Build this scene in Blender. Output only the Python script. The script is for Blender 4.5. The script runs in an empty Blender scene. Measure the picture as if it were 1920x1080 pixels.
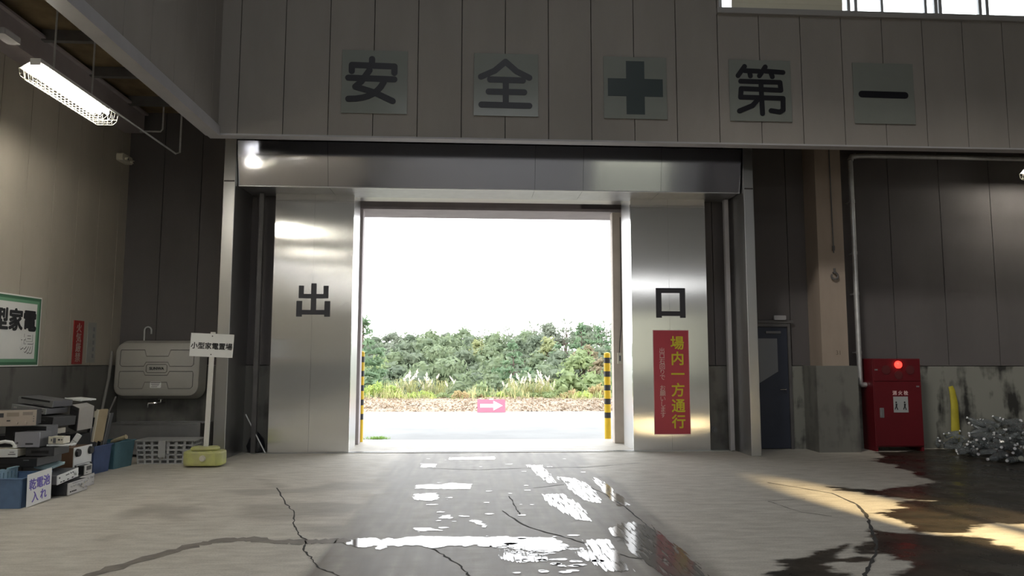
import bpy, math, random
import numpy as np
from mathutils import Vector, Matrix, Euler

random.seed(7)
C = bpy.context.scene.collection
R = math.radians
PI = math.pi

# ------------------------------------------------------------------ camera
F_PX, PITCH, YAW, ROLL, EYE = 1350.0, 5.65, 3.22, 0.09, 1.5
cd = bpy.data.cameras.new('camera')
cd.sensor_width = 36.0
cd.lens = 36.0 * F_PX / 1920.0
cd.clip_start = 0.05
cd.clip_end = 500
cam = bpy.data.objects.new('camera', cd)
C.objects.link(cam)
cam.rotation_mode = 'XYZ'
cam.matrix_world = (Matrix.Translation((0, 0, EYE)) @ Matrix.Rotation(R(-YAW), 4, 'Z')
                    @ Matrix.Rotation(R(90 + PITCH), 4, 'X') @ Matrix.Rotation(R(ROLL), 4, 'Z'))
bpy.context.scene.camera = cam

# ------------------------------------------------------------------ exposure
vs = bpy.context.scene.view_settings
vs.view_transform = 'Standard'
vs.look = 'None'
vs.gamma = 1
vs.exposure = 0.15
vs.use_curve_mapping = False

# ------------------------------------------------------------------ sky
SKY = 4.2
w = bpy.data.worlds.new('sky')
bpy.context.scene.world = w
w.use_nodes = True
nt = w.node_tree
nt.nodes.clear()
wo = nt.nodes.new('ShaderNodeOutputWorld')
bg = nt.nodes.new('ShaderNodeBackground')
tc = nt.nodes.new('ShaderNodeTexCoord')
sx = nt.nodes.new('ShaderNodeSeparateXYZ')
cr = nt.nodes.new('ShaderNodeValToRGB')
mr = nt.nodes.new('ShaderNodeMapRange')
mr.inputs['From Min'].default_value = -0.3
mr.inputs['From Max'].default_value = 1.0
cr.color_ramp.elements[0].position = 0.0
cr.color_ramp.elements[0].color = (0.45, 0.45, 0.42, 1)
cr.color_ramp.elements[1].position = 1.0
cr.color_ramp.elements[1].color = (0.86, 0.93, 1.0, 1)
e = cr.color_ramp.elements.new(0.25)
e.color = (1.0, 1.0, 1.0, 1)
bg.inputs['Strength'].default_value = SKY
nt.links.new(tc.outputs['Generated'], sx.inputs[0])
nt.links.new(sx.outputs['Z'], mr.inputs['Value'])
nt.links.new(mr.outputs[0], cr.inputs[0])
nt.links.new(cr.outputs[0], bg.inputs['Color'])
nt.links.new(bg.outputs[0], wo.inputs['Surface'])


def light(name, kind, loc, rot, energy, color=(1, 1, 1), **kw):
    l = bpy.data.lights.new(name, kind)
    l.energy = energy
    l.color = color
    for k, v in kw.items():
        if k == 'portal':
            l.cycles.is_portal = v
        else:
            setattr(l, k, v)
    o = bpy.data.objects.new(name, l)
    o.location = loc
    o.rotation_euler = rot
    C.objects.link(o)
    return o


# soft sun behind thin cloud, from the left, over the valley
light('sun', 'SUN', (0, 0, 30), (R(34), R(-42), 0), 2.2, (1.0, 0.95, 0.86), angle=R(12))
# portals: openings through which sky light enters the hall
HX0, HX1, HY0, HY1, HZ = -3.55, 13.0, -18.0, 10.0, 10.5       # main hall
REAR_STRIPS = [(5.55, 6.15)]
REAR_DOOR = (6.9, 11.2, 0.0, 4.2)
SKYLIGHTS = [(-13.5, -11.5), (-7.6, -5.8), (2.6, 4.2)]                 # y ranges
SKX = [(-2.8, 9.0), (-2.8, 4.5), (-2.8, 4.2)]


def portal(name, loc, rot, sx_, sy_):
    light(name, 'AREA', loc, rot, 1.0, shape='RECTANGLE', size=sx_, size_y=sy_, portal=True)


for z0, z1 in REAR_STRIPS:
    portal('rear_strip_portal', ((HX0 + HX1) / 2, HY0 - 0.25, (z0 + z1) / 2), (R(90), 0, 0), HX1 - HX0, z1 - z0)
portal('rear_door_portal', ((REAR_DOOR[0] + REAR_DOOR[1]) / 2, HY0 - 0.25, 2.1), (R(90), 0, 0), 4.3, 4.2)
for (y0, y1), (x0, x1) in zip(SKYLIGHTS, SKX):
    portal('roof_portal', ((x0 + x1) / 2, (y0 + y1) / 2, HZ + 0.25), (0, 0, 0), x1 - x0, y1 - y0)
portal('left_window_portal', (-6.3, -6.75, 4.26), (0, R(-90), 0), 0.3, 21.5)
portal('truck_door_portal', (0.35, 13.9, 2.1), (R(-90), 0, 0), 4.9, 4.2)
portal('clerestory_portal', (8.3, 10.4, 7.45), (R(-90), 0, 0), 9.4, 1.6)
# unseen warm spots added for the low streaks of light across the concrete
for (lx, ly, lz), (tx, ty), pw, an in [((6.3, -2.2, 2.2), (4.27, 6.85), 27000, 6.4), ((7.6, -2.0, 2.2), (5.3, 6.3), 19000, 5.4)]:
    light('warm_streak_spot', 'SPOT', (lx, ly, lz), Vector((tx - lx, ty - ly, -lz)).to_track_quat('-Z', 'Y').to_euler(),
          pw, (1.0, 0.76, 0.40), spot_size=R(an), spot_blend=0.8, shadow_soft_size=0.05)

# ------------------------------------------------------------------ pixel helpers (a ray of the photograph met with a plane of the place)
M3 = cam.matrix_world.to_3x3()


def ray(u, v):
    return M3 @ Vector(((u - 960) / F_PX, (540 - v) / F_PX, -1.0))


def on(u, v, axis, val):
    d = ray(u, v)
    o = Vector((0, 0, EYE))
    return o + d * ((val - o[axis]) / d[axis])


def fl(u, v, z=0.0):
    return on(u, v, 2, z)


# ------------------------------------------------------------------ materials
MATS = {}


def mat(name, col, rough=0.6, metal=0.0, var=0.0, scale=6.0, stretch=(1, 1, 1), bump=0.0, emit=None, estr=0.0,
        spec=0.5, alpha=None, trans=0.0, bscale=None, col2=None):
    m = bpy.data.materials.new(name)
    m.use_nodes = True
    n = m.node_tree
    b = n.nodes['Principled BSDF']
    b.inputs['Base Color'].default_value = (*col, 1)
    b.inputs['Roughness'].default_value = rough
    b.inputs['Metallic'].default_value = metal
    b.inputs['Specular IOR Level'].default_value = spec
    if trans:
        b.inputs['Transmission Weight'].default_value = trans
    if emit:
        b.inputs['Emission Color'].default_value = (*emit, 1)
        b.inputs['Emission Strength'].default_value = estr
    if var or bump or col2:
        t = n.nodes.new('ShaderNodeTexCoord')
        mp = n.nodes.new('ShaderNodeMapping')
        mp.inputs['Scale'].default_value = stretch
        n.links.new(t.outputs['Object'], mp.inputs[0])
        nz = n.nodes.new('ShaderNodeTexNoise')
        nz.inputs['Scale'].default_value = scale
        nz.inputs['Detail'].default_value = 6
        nz.inputs['Roughness'].default_value = 0.6
        n.links.new(mp.outputs[0], nz.inputs['Vector'])
        if var or col2:
            r = n.nodes.new('ShaderNodeValToRGB')
            c2 = col2 or tuple(max(0, c * (1 - var)) for c in col)
            c1 = col if col2 else tuple(min(1, c * (1 + var)) for c in col)
            r.color_ramp.elements[0].position = 0.33
            r.color_ramp.elements[1].position = 0.67
            r.color_ramp.elements[0].color = (*c2, 1)
            r.color_ramp.elements[1].color = (*c1, 1)
            n.links.new(nz.outputs['Fac'], r.inputs[0])
            n.links.new(r.outputs[0], b.inputs['Base Color'])
        if bump:
            bm_ = n.nodes.new('ShaderNodeBump')
            bm_.inputs['Strength'].default_value = bump
            bm_.inputs['Distance'].default_value = 0.02
            if bscale:
                nz2 = n.nodes.new('ShaderNodeTexNoise')
                nz2.inputs['Scale'].default_value = bscale
                nz2.inputs['Detail'].default_value = 4
                n.links.new(mp.outputs[0], nz2.inputs['Vector'])
                n.links.new(nz2.outputs['Fac'], bm_.inputs['Height'])
            else:
                n.links.new(nz.outputs['Fac'], bm_.inputs['Height'])
            n.links.new(bm_.outputs[0], b.inputs['Normal'])
    MATS[name] = m
    return m


def brushed(name, col, rough, aniso, wav=0.0, wscale=1.2):
    m = mat(name, col, rough, 1.0)
    n = m.node_tree
    b = n.nodes['Principled BSDF']
    b.inputs['Anisotropic'].default_value = aniso
    b.inputs['Anisotropic Rotation'].default_value = 0.0
    t = n.nodes.new('ShaderNodeCombineXYZ')
    t.inputs[0].default_value = 1.0
    n.links.new(t.outputs[0], b.inputs['Tangent'])
    tcn = n.nodes.new('ShaderNodeTexCoord')
    mp = n.nodes.new('ShaderNodeMapping')
    mp.inputs['Scale'].default_value = (260, 260, 1.2)
    n.links.new(tcn.outputs['Object'], mp.inputs[0])
    nz = n.nodes.new('ShaderNodeTexNoise')
    nz.inputs['Scale'].default_value = 1.0
    nz.inputs['Detail'].default_value = 3
    n.links.new(mp.outputs[0], nz.inputs['Vector'])
    r = n.nodes.new('ShaderNodeMapRange')
    r.inputs['To Min'].default_value = rough * 0.75
    r.inputs['To Max'].default_value = rough * 1.3
    n.links.new(nz.outputs['Fac'], r.inputs['Value'])
    n.links.new(r.outputs[0], b.inputs['Roughness'])
    if wav:
        nw = n.nodes.new('ShaderNodeTexNoise')
        nw.inputs['Scale'].default_value = wscale
        nw.inputs['Detail'].default_value = 1
        n.links.new(tcn.outputs['Object'], nw.inputs['Vector'])
        bp = n.nodes.new('ShaderNodeBump')
        bp.inputs['Strength'].default_value = wav
        bp.inputs['Distance'].default_value = 0.02
        n.links.new(nw.outputs['Fac'], bp.inputs['Height'])
        n.links.new(bp.outputs[0], b.inputs['Normal'])
    return m


def stained_concrete(name, base, dark, amount, rough=0.75):
    """old concrete with water streaks running down from the top edge"""
    m = mat(name, base, rough)
    n = m.node_tree
    b = n.nodes['Principled BSDF']
    t = n.nodes.new('ShaderNodeTexCoord')

    def noise(sc, scale, detail=5):
        mp = n.nodes.new('ShaderNodeMapping')
        mp.inputs['Scale'].default_value = sc
        n.links.new(t.outputs['Object'], mp.inputs[0])
        z = n.nodes.new('ShaderNodeTexNoise')
        z.inputs['Scale'].default_value = scale
        z.inputs['Detail'].default_value = detail
        n.links.new(mp.outputs[0], z.inputs['Vector'])
        return z.outputs['Fac']

    a = noise((3.2, 3.2, 0.45), 1.6)
    c = noise((1, 1, 1), 2.4)
    mx = n.nodes.new('ShaderNodeMath')
    mx.operation = 'ADD'
    n.links.new(a, mx.inputs[0])
    n.links.new(c, mx.inputs[1])
    r = n.nodes.new('ShaderNodeValToRGB')
    r.color_ramp.elements[0].position = 0.80 + 0.12 * amount
    r.color_ramp.elements[1].position = 1.08 + 0.10 * amount
    mh = n.nodes.new('ShaderNodeMath')
    mh.operation = 'MULTIPLY'
    mh.inputs[1].default_value = 1.0
    n.links.new(mx.outputs[0], mh.inputs[0])
    r.color_ramp.elements[0].color = (*dark, 1)
    r.color_ramp.elements[1].color = (*base, 1)
    r.color_ramp.elements[0].position = min(0.98, 0.40 * 2 * 0.9 + 0.1 * amount)
    r.color_ramp.elements[1].position = min(1.0, r.color_ramp.elements[0].position + 0.22)
    n.links.new(mh.outputs[0], r.inputs[0])
    n.links.new(r.outputs[0], b.inputs['Base Color'])
    return m


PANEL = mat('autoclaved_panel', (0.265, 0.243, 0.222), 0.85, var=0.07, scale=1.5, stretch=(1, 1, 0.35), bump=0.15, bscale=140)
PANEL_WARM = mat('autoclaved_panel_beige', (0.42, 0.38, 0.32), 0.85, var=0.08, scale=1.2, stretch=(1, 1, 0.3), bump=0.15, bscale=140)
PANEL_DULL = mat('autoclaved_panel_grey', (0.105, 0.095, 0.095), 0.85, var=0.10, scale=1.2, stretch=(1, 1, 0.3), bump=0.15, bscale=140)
GROOVE = mat('joint_sealant', (0.10, 0.095, 0.09), 0.9)
CONC = stained_concrete('dado_concrete_dark', (0.145, 0.14, 0.128), (0.07, 0.068, 0.062), 0.3)
CONC_WET = stained_concrete('dado_concrete_streaked', (0.22, 0.22, 0.195), (0.022, 0.022, 0.020), 0.9)
CONC_LIGHT = mat('plain_concrete', (0.42, 0.41, 0.385), 0.8, var=0.15, scale=2.5, bump=0.1, bscale=60)
STEEL_DARK = mat('dark_painted_steel', (0.10, 0.095, 0.095), 0.6, var=0.2, scale=3)
BEIGE_STEEL = mat('beige_painted_steel', (0.34, 0.275, 0.225), 0.7, var=0.10, scale=2, stretch=(1, 1, 0.3))
GREY_STEEL = mat('grey_painted_steel', (0.36, 0.35, 0.36), 0.5, var=0.06, scale=3)
MAUVE_STEEL = mat('mauve_painted_steel', (0.34, 0.30, 0.31), 0.6, var=0.08, scale=3)
BROWN_ROOF = mat('rusty_roof_deck', (0.16, 0.115, 0.06), 0.85, var=0.35, scale=2.2)
STAINLESS = brushed('brushed_stainless', (0.80, 0.80, 0.79), 0.16, 0.97, wav=0.03, wscale=1.5)
STAINLESS.node_tree.nodes['Principled BSDF'].inputs['Metallic'].default_value = 0.82
STAINLESS_HOOD = brushed('smooth_stainless', (0.53, 0.53, 0.575), 0.085, 0.0, wav=0.02, wscale=1.2)
STAINLESS_TRIM = mat('stainless_trim', (0.60, 0.60, 0.60), 0.33, 1.0)
STEEL_DULL = mat('dull_stainless', (0.45, 0.45, 0.46), 0.42, 0.9, var=0.08, scale=5)
GALV = mat('galvanised_pipe', (0.62, 0.62, 0.62), 0.42, 0.6, var=0.12, scale=8)
CHROME = mat('chrome', (0.75, 0.75, 0.75), 0.15, 1.0)
BLACK = mat('black_plastic', (0.018, 0.018, 0.020), 0.42, var=0.15, scale=5)
BLACK_MATTE = mat('black_matte', (0.012, 0.012, 0.013), 0.8)
CHAR = mat('charcoal_metal_case', (0.045, 0.045, 0.048), 0.5, var=0.15, scale=6)
GREYP = mat('grey_plastic', (0.13, 0.132, 0.142), 0.5, var=0.06, scale=5)
SILVER = mat('silver_fascia', (0.52, 0.51, 0.50), 0.38, 0.4, var=0.04, scale=8)
CHAMP = mat('champagne_fascia', (0.46, 0.39, 0.33), 0.42, 0.3, var=0.05, scale=6)
CREAM = mat('cream_plastic', (0.68, 0.64, 0.53), 0.5, var=0.05, scale=6)
WHITE = mat('white_plastic', (0.74, 0.75, 0.74), 0.45, var=0.04, scale=4)
WHITE_PAINT = mat('white_painted_wood', (0.72, 0.70, 0.65), 0.55, var=0.05, scale=6)
PAPER = mat('white_card', (0.80, 0.80, 0.78), 0.7, var=0.02, scale=4)
TEAL = mat('pale_teal_plastic', (0.40, 0.56, 0.60), 0.45, var=0.06, scale=5)
BLUE_CRATE = mat('blue_crate_plastic', (0.115, 0.19, 0.33), 0.5, var=0.15, scale=9)
BLUE_LIGHT = mat('pale_blue_crate_plastic', (0.30, 0.46, 0.55), 0.5, var=0.12, scale=9)
BLUE_BIN = mat('blue_bin_plastic', (0.085, 0.13, 0.28), 0.5, var=0.12, scale=9)
TEAL_BIN = mat('teal_bin_plastic', (0.09, 0.20, 0.25), 0.5, var=0.12, scale=9)
GREY_CRATE = mat('grey_crate_plastic', (0.42, 0.42, 0.42), 0.55, var=0.06, scale=9)
WALNUT = mat('walnut_veneer', (0.125, 0.07, 0.042), 0.5, var=0.25, scale=4, stretch=(8, 1, 1))
TAN = mat('tan_wood', (0.40, 0.32, 0.20), 0.65, var=0.12, scale=4)
GLASS_DARK = mat('dark_glass', (0.06, 0.065, 0.07), 0.1)
GLASS_GREY = mat('grey_screen', (0.22, 0.23, 0.25), 0.15)
SINK = mat('ivory_moulded_plastic', (0.40, 0.385, 0.35), 0.42, var=0.05, scale=3)
SINK_LINE = mat('moulded_groove', (0.14, 0.135, 0.125), 0.7)
YELLOW_BASE = mat('faded_yellow_plastic', (0.58, 0.60, 0.20), 0.5, var=0.14, scale=5, col2=(0.44, 0.42, 0.22))
YELLOW = mat('yellow_paint', (0.78, 0.52, 0.02), 0.45, var=0.05, scale=5)
YELLOW_DULL = mat('dull_yellow_plastic', (0.42, 0.36, 0.03), 0.5, var=0.15, scale=5)
STRIPE_BLACK = mat('black_paint', (0.03, 0.03, 0.032), 0.5)
SIGN_GREEN_D = mat('dark_green_border', (0.045, 0.15, 0.08), 0.5)
SIGN_GREEN_L = mat('light_green_border', (0.15, 0.33, 0.20), 0.5)
INK = mat('black_ink', (0.012, 0.012, 0.014), 0.5)
INK_SOFT = mat('faded_ink', (0.10, 0.10, 0.10), 0.6)
LETTER = mat('charcoal_lettering', (0.010, 0.010, 0.014), 0.35)
PLUS_GREEN = mat('dark_green_cross', (0.020, 0.034, 0.033), 0.4)
DOOR_LETTER = mat('dark_grey_vinyl', (0.035, 0.035, 0.045), 0.5)
INK_VIOLET = mat('violet_ink', (0.17, 0.13, 0.48), 0.6)
ACRYLIC = mat('grey_acrylic_plate', (0.215, 0.228, 0.208), 0.16, var=0.03, scale=3)
RED_SIGN = mat('red_sheet', (0.46, 0.045, 0.075), 0.5, var=0.06, scale=4)
RED_DARK = mat('dark_red_sheet', (0.30, 0.025, 0.025), 0.5, var=0.08, scale=6)
RED_BOX = mat('red_enamel', (0.115, 0.004, 0.009), 0.45, var=0.06, scale=3)
RED_LAMP = mat('red_indicator_lens', (0.8, 0.02, 0.02), 0.2, emit=(1.0, 0.03, 0.02), estr=4)
RED_OUT = mat('red_plastic_board', (0.66, 0.17, 0.25), 0.5, var=0.03, scale=4)
WHITE_OUT = mat('white_reflective', (0.9, 0.9, 0.9), 0.4)
YELLOW_INK = mat('yellow_ink', (0.66, 0.60, 0.03), 0.5)
PINK_INK = mat('pale_pink_ink', (0.70, 0.50, 0.50), 0.5)
NAVY = mat('navy_steel_door', (0.028, 0.034, 0.055), 0.5, var=0.08, scale=3)
FROST = mat('frosted_pane', (0.20, 0.205, 0.22), 0.3)
TUBE_DIM = mat('dimmed_fluorescent_tube', (1, 1, 1), 0.4, emit=(1.0, 0.95, 0.82), estr=55)  # emission lowered for the unseen row lamps to soften the door reflections
TUBE = mat('fluorescent_tube', (1, 1, 1), 0.4, emit=(1.0, 0.95, 0.82), estr=140)
LAMP_WHITE = mat('white_enamel', (0.82, 0.82, 0.80), 0.4)
WIRE = mat('white_wire', (0.28, 0.27, 0.22), 0.4)
RUBBER = mat('grey_hose', (0.22, 0.21, 0.20), 0.6)
SOIL = mat('dark_soil', (0.085, 0.075, 0.055), 0.9, var=0.3, scale=0.6)
DRYSOIL = mat('dry_grass_ground', (0.29, 0.235, 0.18), 0.95, var=0.25, scale=5, bump=0.4)
DRYGRASS = mat('dry_grass_blades', (0.40, 0.315, 0.235), 0.8, var=0.3, scale=2)
BARK = mat('bark', (0.13, 0.10, 0.08), 0.9, var=0.3, scale=8)
PLUME = mat('pampas_plume', (0.88, 0.83, 0.74), 0.9, var=0.08, scale=12)
STALK = mat('pampas_stalk', (0.42, 0.42, 0.17), 0.7, var=0.2, scale=6)


def leaf_mat(name, a, b_, scale=0.9):
    m = mat(name, a, 0.65, var=0.1, scale=scale, col2=b_)
    bs = m.node_tree.nodes['Principled BSDF']
    # thin leaf: some light passes through
    n = m.node_tree
    tr = n.nodes.new('ShaderNodeBsdfTranslucent')
    mx = n.nodes.new('ShaderNodeMixShader')
    mx.inputs[0].default_value = 0.42
    out = n.nodes['Material Output']
    src = bs.inputs['Base Color'].links[0].from_socket
    n.links.new(src, tr.inputs[0])
    n.links.new(bs.outputs[0], mx.inputs[1])
    n.links.new(tr.outputs[0], mx.inputs[2])
    n.links.new(mx.outputs[0], out.inputs['Surface'])
    return m


LEAF_DEEP = leaf_mat('deep_green_leaves', (0.184, 0.221, 0.141), (0.122, 0.159, 0.107))  # leaf tones of the distant trees paled and greyed to stand in for haze
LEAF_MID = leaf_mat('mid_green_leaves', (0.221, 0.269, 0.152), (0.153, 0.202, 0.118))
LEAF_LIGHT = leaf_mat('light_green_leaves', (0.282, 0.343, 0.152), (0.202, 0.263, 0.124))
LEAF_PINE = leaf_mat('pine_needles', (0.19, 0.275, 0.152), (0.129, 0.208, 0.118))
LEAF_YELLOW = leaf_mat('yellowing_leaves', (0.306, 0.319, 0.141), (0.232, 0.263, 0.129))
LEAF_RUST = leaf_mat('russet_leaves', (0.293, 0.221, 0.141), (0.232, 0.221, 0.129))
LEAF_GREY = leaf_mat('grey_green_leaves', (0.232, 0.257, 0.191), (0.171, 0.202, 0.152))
LEAF_BUSH = leaf_mat('yellow_green_bush_leaves', (0.51, 0.578, 0.153), (0.281, 0.391, 0.119), 3)
WEED = leaf_mat('weed_blades', (0.425, 0.51, 0.204), (0.527, 0.459, 0.255), 1.2)
WEED_RED = leaf_mat('reddish_weed_leaves', (0.46, 0.29, 0.17), (0.42, 0.37, 0.18), 3)
GRASS_TUFT = leaf_mat('fresh_grass', (0.35, 0.55, 0.14), (0.25, 0.42, 0.10), 6)


def thin_glass(name, tint=(0.95, 0.97, 0.97), gl=0.08):
    m = bpy.data.materials.new(name)
    m.use_nodes = True
    n = m.node_tree
    n.nodes.clear()
    o = n.nodes.new('ShaderNodeOutputMaterial')
    t = n.nodes.new('ShaderNodeBsdfTransparent')
    t.inputs[0].default_value = (*tint, 1)
    g = n.nodes.new('ShaderNodeBsdfGlossy')
    g.inputs['Roughness'].default_value = 0.05
    x = n.nodes.new('ShaderNodeMixShader')
    fr = n.nodes.new('ShaderNodeFresnel')
    fr.inputs[0].default_value = 1.35
    n.links.new(fr.outputs[0], x.inputs[0])
    n.links.new(t.outputs[0], x.inputs[1])
    n.links.new(g.outputs[0], x.inputs[2])
    n.links.new(x.outputs[0], o.inputs[0])
    return m


PANE = thin_glass('window_glass')
DIM_SHEET = thin_glass('dimming_gate_sheet', (0.66, 0.66, 0.58))  # unseen sheet added and tinted to dim the patch reflected in the hood
BOTTLE = mat('clear_bottle_plastic', (0.50, 0.54, 0.56), 0.10, trans=0.85, var=0.04, scale=6)
BOTTLE_CAP = mat('white_bottle_cap', (0.75, 0.75, 0.78), 0.4)
BOTTLE_CAP_BLUE = mat('blue_bottle_cap', (0.05, 0.07, 0.25), 0.4)
BOTTLE_LABEL = mat('green_bottle_label', (0.16, 0.25, 0.12), 0.5)


# ------------------------------------------------------------------ mesh builder
class MB:
    def __init__(s):
        s.v, s.f, s.mi, s.cur = [], [], [], 0

    def add(s, verts, faces, M=None):
        o = len(s.v)
        if M is not None:
            verts = [M @ Vector(p) for p in verts]
        s.v.extend([tuple(p) for p in verts])
        s.f.extend([tuple(i + o for i in f) for f in faces])
        s.mi.extend([s.cur] * len(faces))
        return s

    def box(s, x0, x1, y0, y1, z0, z1, M=None):
        vs_ = [(x0, y0, z0), (x1, y0, z0), (x1, y1, z0), (x0, y1, z0), (x0, y0, z1), (x1, y0, z1), (x1, y1, z1), (x0, y1, z1)]
        return s.add(vs_, [(0, 3, 2, 1), (4, 5, 6, 7), (0, 1, 5, 4), (1, 2, 6, 5), (2, 3, 7, 6), (3, 0, 4, 7)], M)

    def rbox(s, x0, x1, y0, y1, z0, z1, r, n=4, axis='y', M=None):
        """box whose outline across one axis has rounded corners"""
        if axis == 'y':
            a0, a1, b0, b1, c0, c1 = x0, x1, z0, z1, y0, y1
            f = lambda a, b, c: (a, c, b)
        elif axis == 'z':
            a0, a1, b0, b1, c0, c1 = x0, x1, y0, y1, z0, z1
            f = lambda a, b, c: (a, b, c)
        else:
            a0, a1, b0, b1, c0, c1 = y0, y1, z0, z1, x0, x1
            f = lambda a, b, c: (c, a, b)
        pts = []
        for cx, cy, st in ((a1 - r, b1 - r, 0), (a0 + r, b1 - r, 90), (a0 + r, b0 + r, 180), (a1 - r, b0 + r, 270)):
            for k in range(n + 1):
                t = R(st + 90 * k / n)
                pts.append((cx + r * math.cos(t), cy + r * math.sin(t)))
        m = len(pts)
        vv = [f(a, b, c0) for a, b in pts] + [f(a, b, c1) for a, b in pts]
        fs = [tuple(range(m)), tuple(range(2 * m - 1, m - 1, -1))] + [(k, k + m, (k + 1) % m + m, (k + 1) % m) for k in range(m)]
        return s.add(vv, fs, M)

    def cyl(s, p0, p1, r, n=12, r1=None, M=None):
        p0, p1 = Vector(p0), Vector(p1)
        r1 = r if r1 is None else r1
        d = (p1 - p0).normalized()
        a = d.orthogonal().normalized()
        b = d.cross(a)
        vv = []
        for p, q in ((p0, r), (p1, r1)):
            for k in range(n):
                t = 2 * PI * k / n
                vv.append(p + (a * math.cos(t) + b * math.sin(t)) * q)
        fs = [(k, (k + 1) % n, (k + 1) % n + n, k + n) for k in range(n)] + [tuple(range(n - 1, -1, -1)), tuple(range(n, 2 * n))]
        return s.add(vv, fs, M)

    def tube(s, path, r, n=10, M=None, r_end=None):
        P = [Vector(p) for p in path]
        vv, fs = [], []
        a = None
        for i, p in enumerate(P):
            d = (P[min(i + 1, len(P) - 1)] - P[max(i - 1, 0)]).normalized()
            if a is None:
                a = d.orthogonal().normalized()
            else:
                a = (a - d * a.dot(d)).normalized()
            b = d.cross(a)
            rr = r if r_end is None else r + (r_end - r) * i / (len(P) - 1)
            for k in range(n):
                t = 2 * PI * k / n
                vv.append(p + (a * math.cos(t) + b * math.sin(t)) * rr)
        for i in range(len(P) - 1):
            for k in range(n):
                fs.append((i * n + k, i * n + (k + 1) % n, (i + 1) * n + (k + 1) % n, (i + 1) * n + k))
        fs.append(tuple(range(n - 1, -1, -1)))
        fs.append(tuple(range((len(P) - 1) * n, len(P) * n)))
        return s.add(vv, fs, M)

    def lathe(s, prof, n=20, M=None):
        vv, fs = [], []
        for r, z in prof:
            for k in range(n):
                t = 2 * PI * k / n
                vv.append((r * math.cos(t), r * math.sin(t), z))
        for i in range(len(prof) - 1):
            for k in range(n):
                fs.append((i * n + k, i * n + (k + 1) % n, (i + 1) * n + (k + 1) % n, (i + 1) * n + k))
        fs.append(tuple(range(n - 1, -1, -1)))
        fs.append(tuple(range((len(prof) - 1) * n, len(prof) * n)))
        return s.add(vv, fs, M)

    def prism(s, poly, y0, y1, M=None):
        """polygon in x,z pulled along y"""
        m = len(poly)
        vv = [(a, y0, b) for a, b in poly] + [(a, y1, b) for a, b in poly]
        fs = [tuple(range(m)), tuple(range(2 * m - 1, m - 1, -1))] + [(k, k + m, (k + 1) % m + m, (k + 1) % m) for k in range(m)]
        return s.add(vv, fs, M)

    def build(s, name, mats, parent=None, smooth=False, bevel=0.0, loc=None, rot=None):
        me = bpy.data.meshes.new(name)
        me.from_pydata(s.v, [], s.f)
        if not isinstance(mats, (list, tuple)):
            mats = [mats]
        for m in mats:
            me.materials.append(m)
        if len(mats) > 1:
            me.polygons.foreach_set('material_index', s.mi)
        if smooth:
            me.polygons.foreach_set('use_smooth', [True] * len(me.polygons))
        me.update()
        o = bpy.data.objects.new(name, me)
        C.objects.link(o)
        if parent is not None:
            o.parent = parent
        if loc is not None:
            o.location = loc
        if rot is not None:
            o.rotation_euler = rot
        if bevel:
            bv = o.modifiers.new('bevel', 'BEVEL')
            bv.width = bevel
            bv.segments = 2
            bv.limit_method = 'ANGLE'
        if smooth:
            es = o.modifiers.new('edges', 'EDGE_SPLIT')
            es.split_angle = R(35)
        return o


def tag(o, label=None, cat=None, group=None, kind=None):
    if label:
        o['label'] = label
    if cat:
        o['category'] = cat
    if group:
        o['group'] = group
    if kind:
        o['kind'] = kind
    return o


def thing(name, label, cat, loc=(0, 0, 0), rot=(0, 0, 0), group=None):
    o = bpy.data.objects.new(name, None)
    o.empty_display_size = 0.1
    C.objects.link(o)
    o.location = loc
    o.rotation_euler = rot
    return tag(o, label, cat, group)


def struct(o, label=None, cat=None):
    return tag(o, label, cat, None, 'structure')


def copy_tree(root):
    r = root.copy()
    C.objects.link(r)
    for ch in root.children:
        c = ch.copy()
        C.objects.link(c)
        c.parent = r
        for g in ch.children:
            d = g.copy()
            C.objects.link(d)
            d.parent = c
    return r


def text_mesh(body, size, bold=0.0, thick=0.002, vertical=False, pitch=1.0):
    """lettering in the x,z plane facing -y, centred on the origin; heavy strokes come from several close copies"""
    lines = list(body) if vertical else [body]
    vv, fs = [], []
    offs = [(0, 0)] if not bold else [(bold * size * math.cos(2 * PI * k / 8), bold * size * math.sin(2 * PI * k / 8)) for k in range(8)]
    for i, ln in enumerate(lines):
        if ln == ' ':
            continue
        cu = bpy.data.curves.new('lettering', 'FONT')
        cu.body = ln
        cu.size = size
        cu.extrude = thick / 2
        cu.align_x = 'CENTER'
        cu.space_character = 1.0 if vertical else pitch
        o = bpy.data.objects.new('lettering', cu)
        C.objects.link(o)
        bpy.context.view_layer.update()
        dg = bpy.context.evaluated_depsgraph_get()
        me = bpy.data.meshes.new_from_object(o.evaluated_get(dg))
        bpy.data.objects.remove(o)
        dz = -size * 0.38 + ((len(lines) - 1) / 2 - i) * size * pitch if vertical else -size * 0.38
        for k_, (ox, oz) in enumerate(offs):
            off = len(vv)
            for v in me.vertices:
                vv.append((v.co.x + ox, -v.co.z - thick / 2 - 0.00025 * k_, v.co.y + dz + oz))
            for p in me.polygons:
                fs.append(tuple(k + off for k in p.vertices))
        bpy.data.meshes.remove(me)
        bpy.data.curves.remove(cu)
    return vv, fs


def text(mb, body, size, M=None, **kw):
    vv, fs = text_mesh(body, size, **kw)
    mb.add(vv, fs, M)
    return mb


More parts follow.
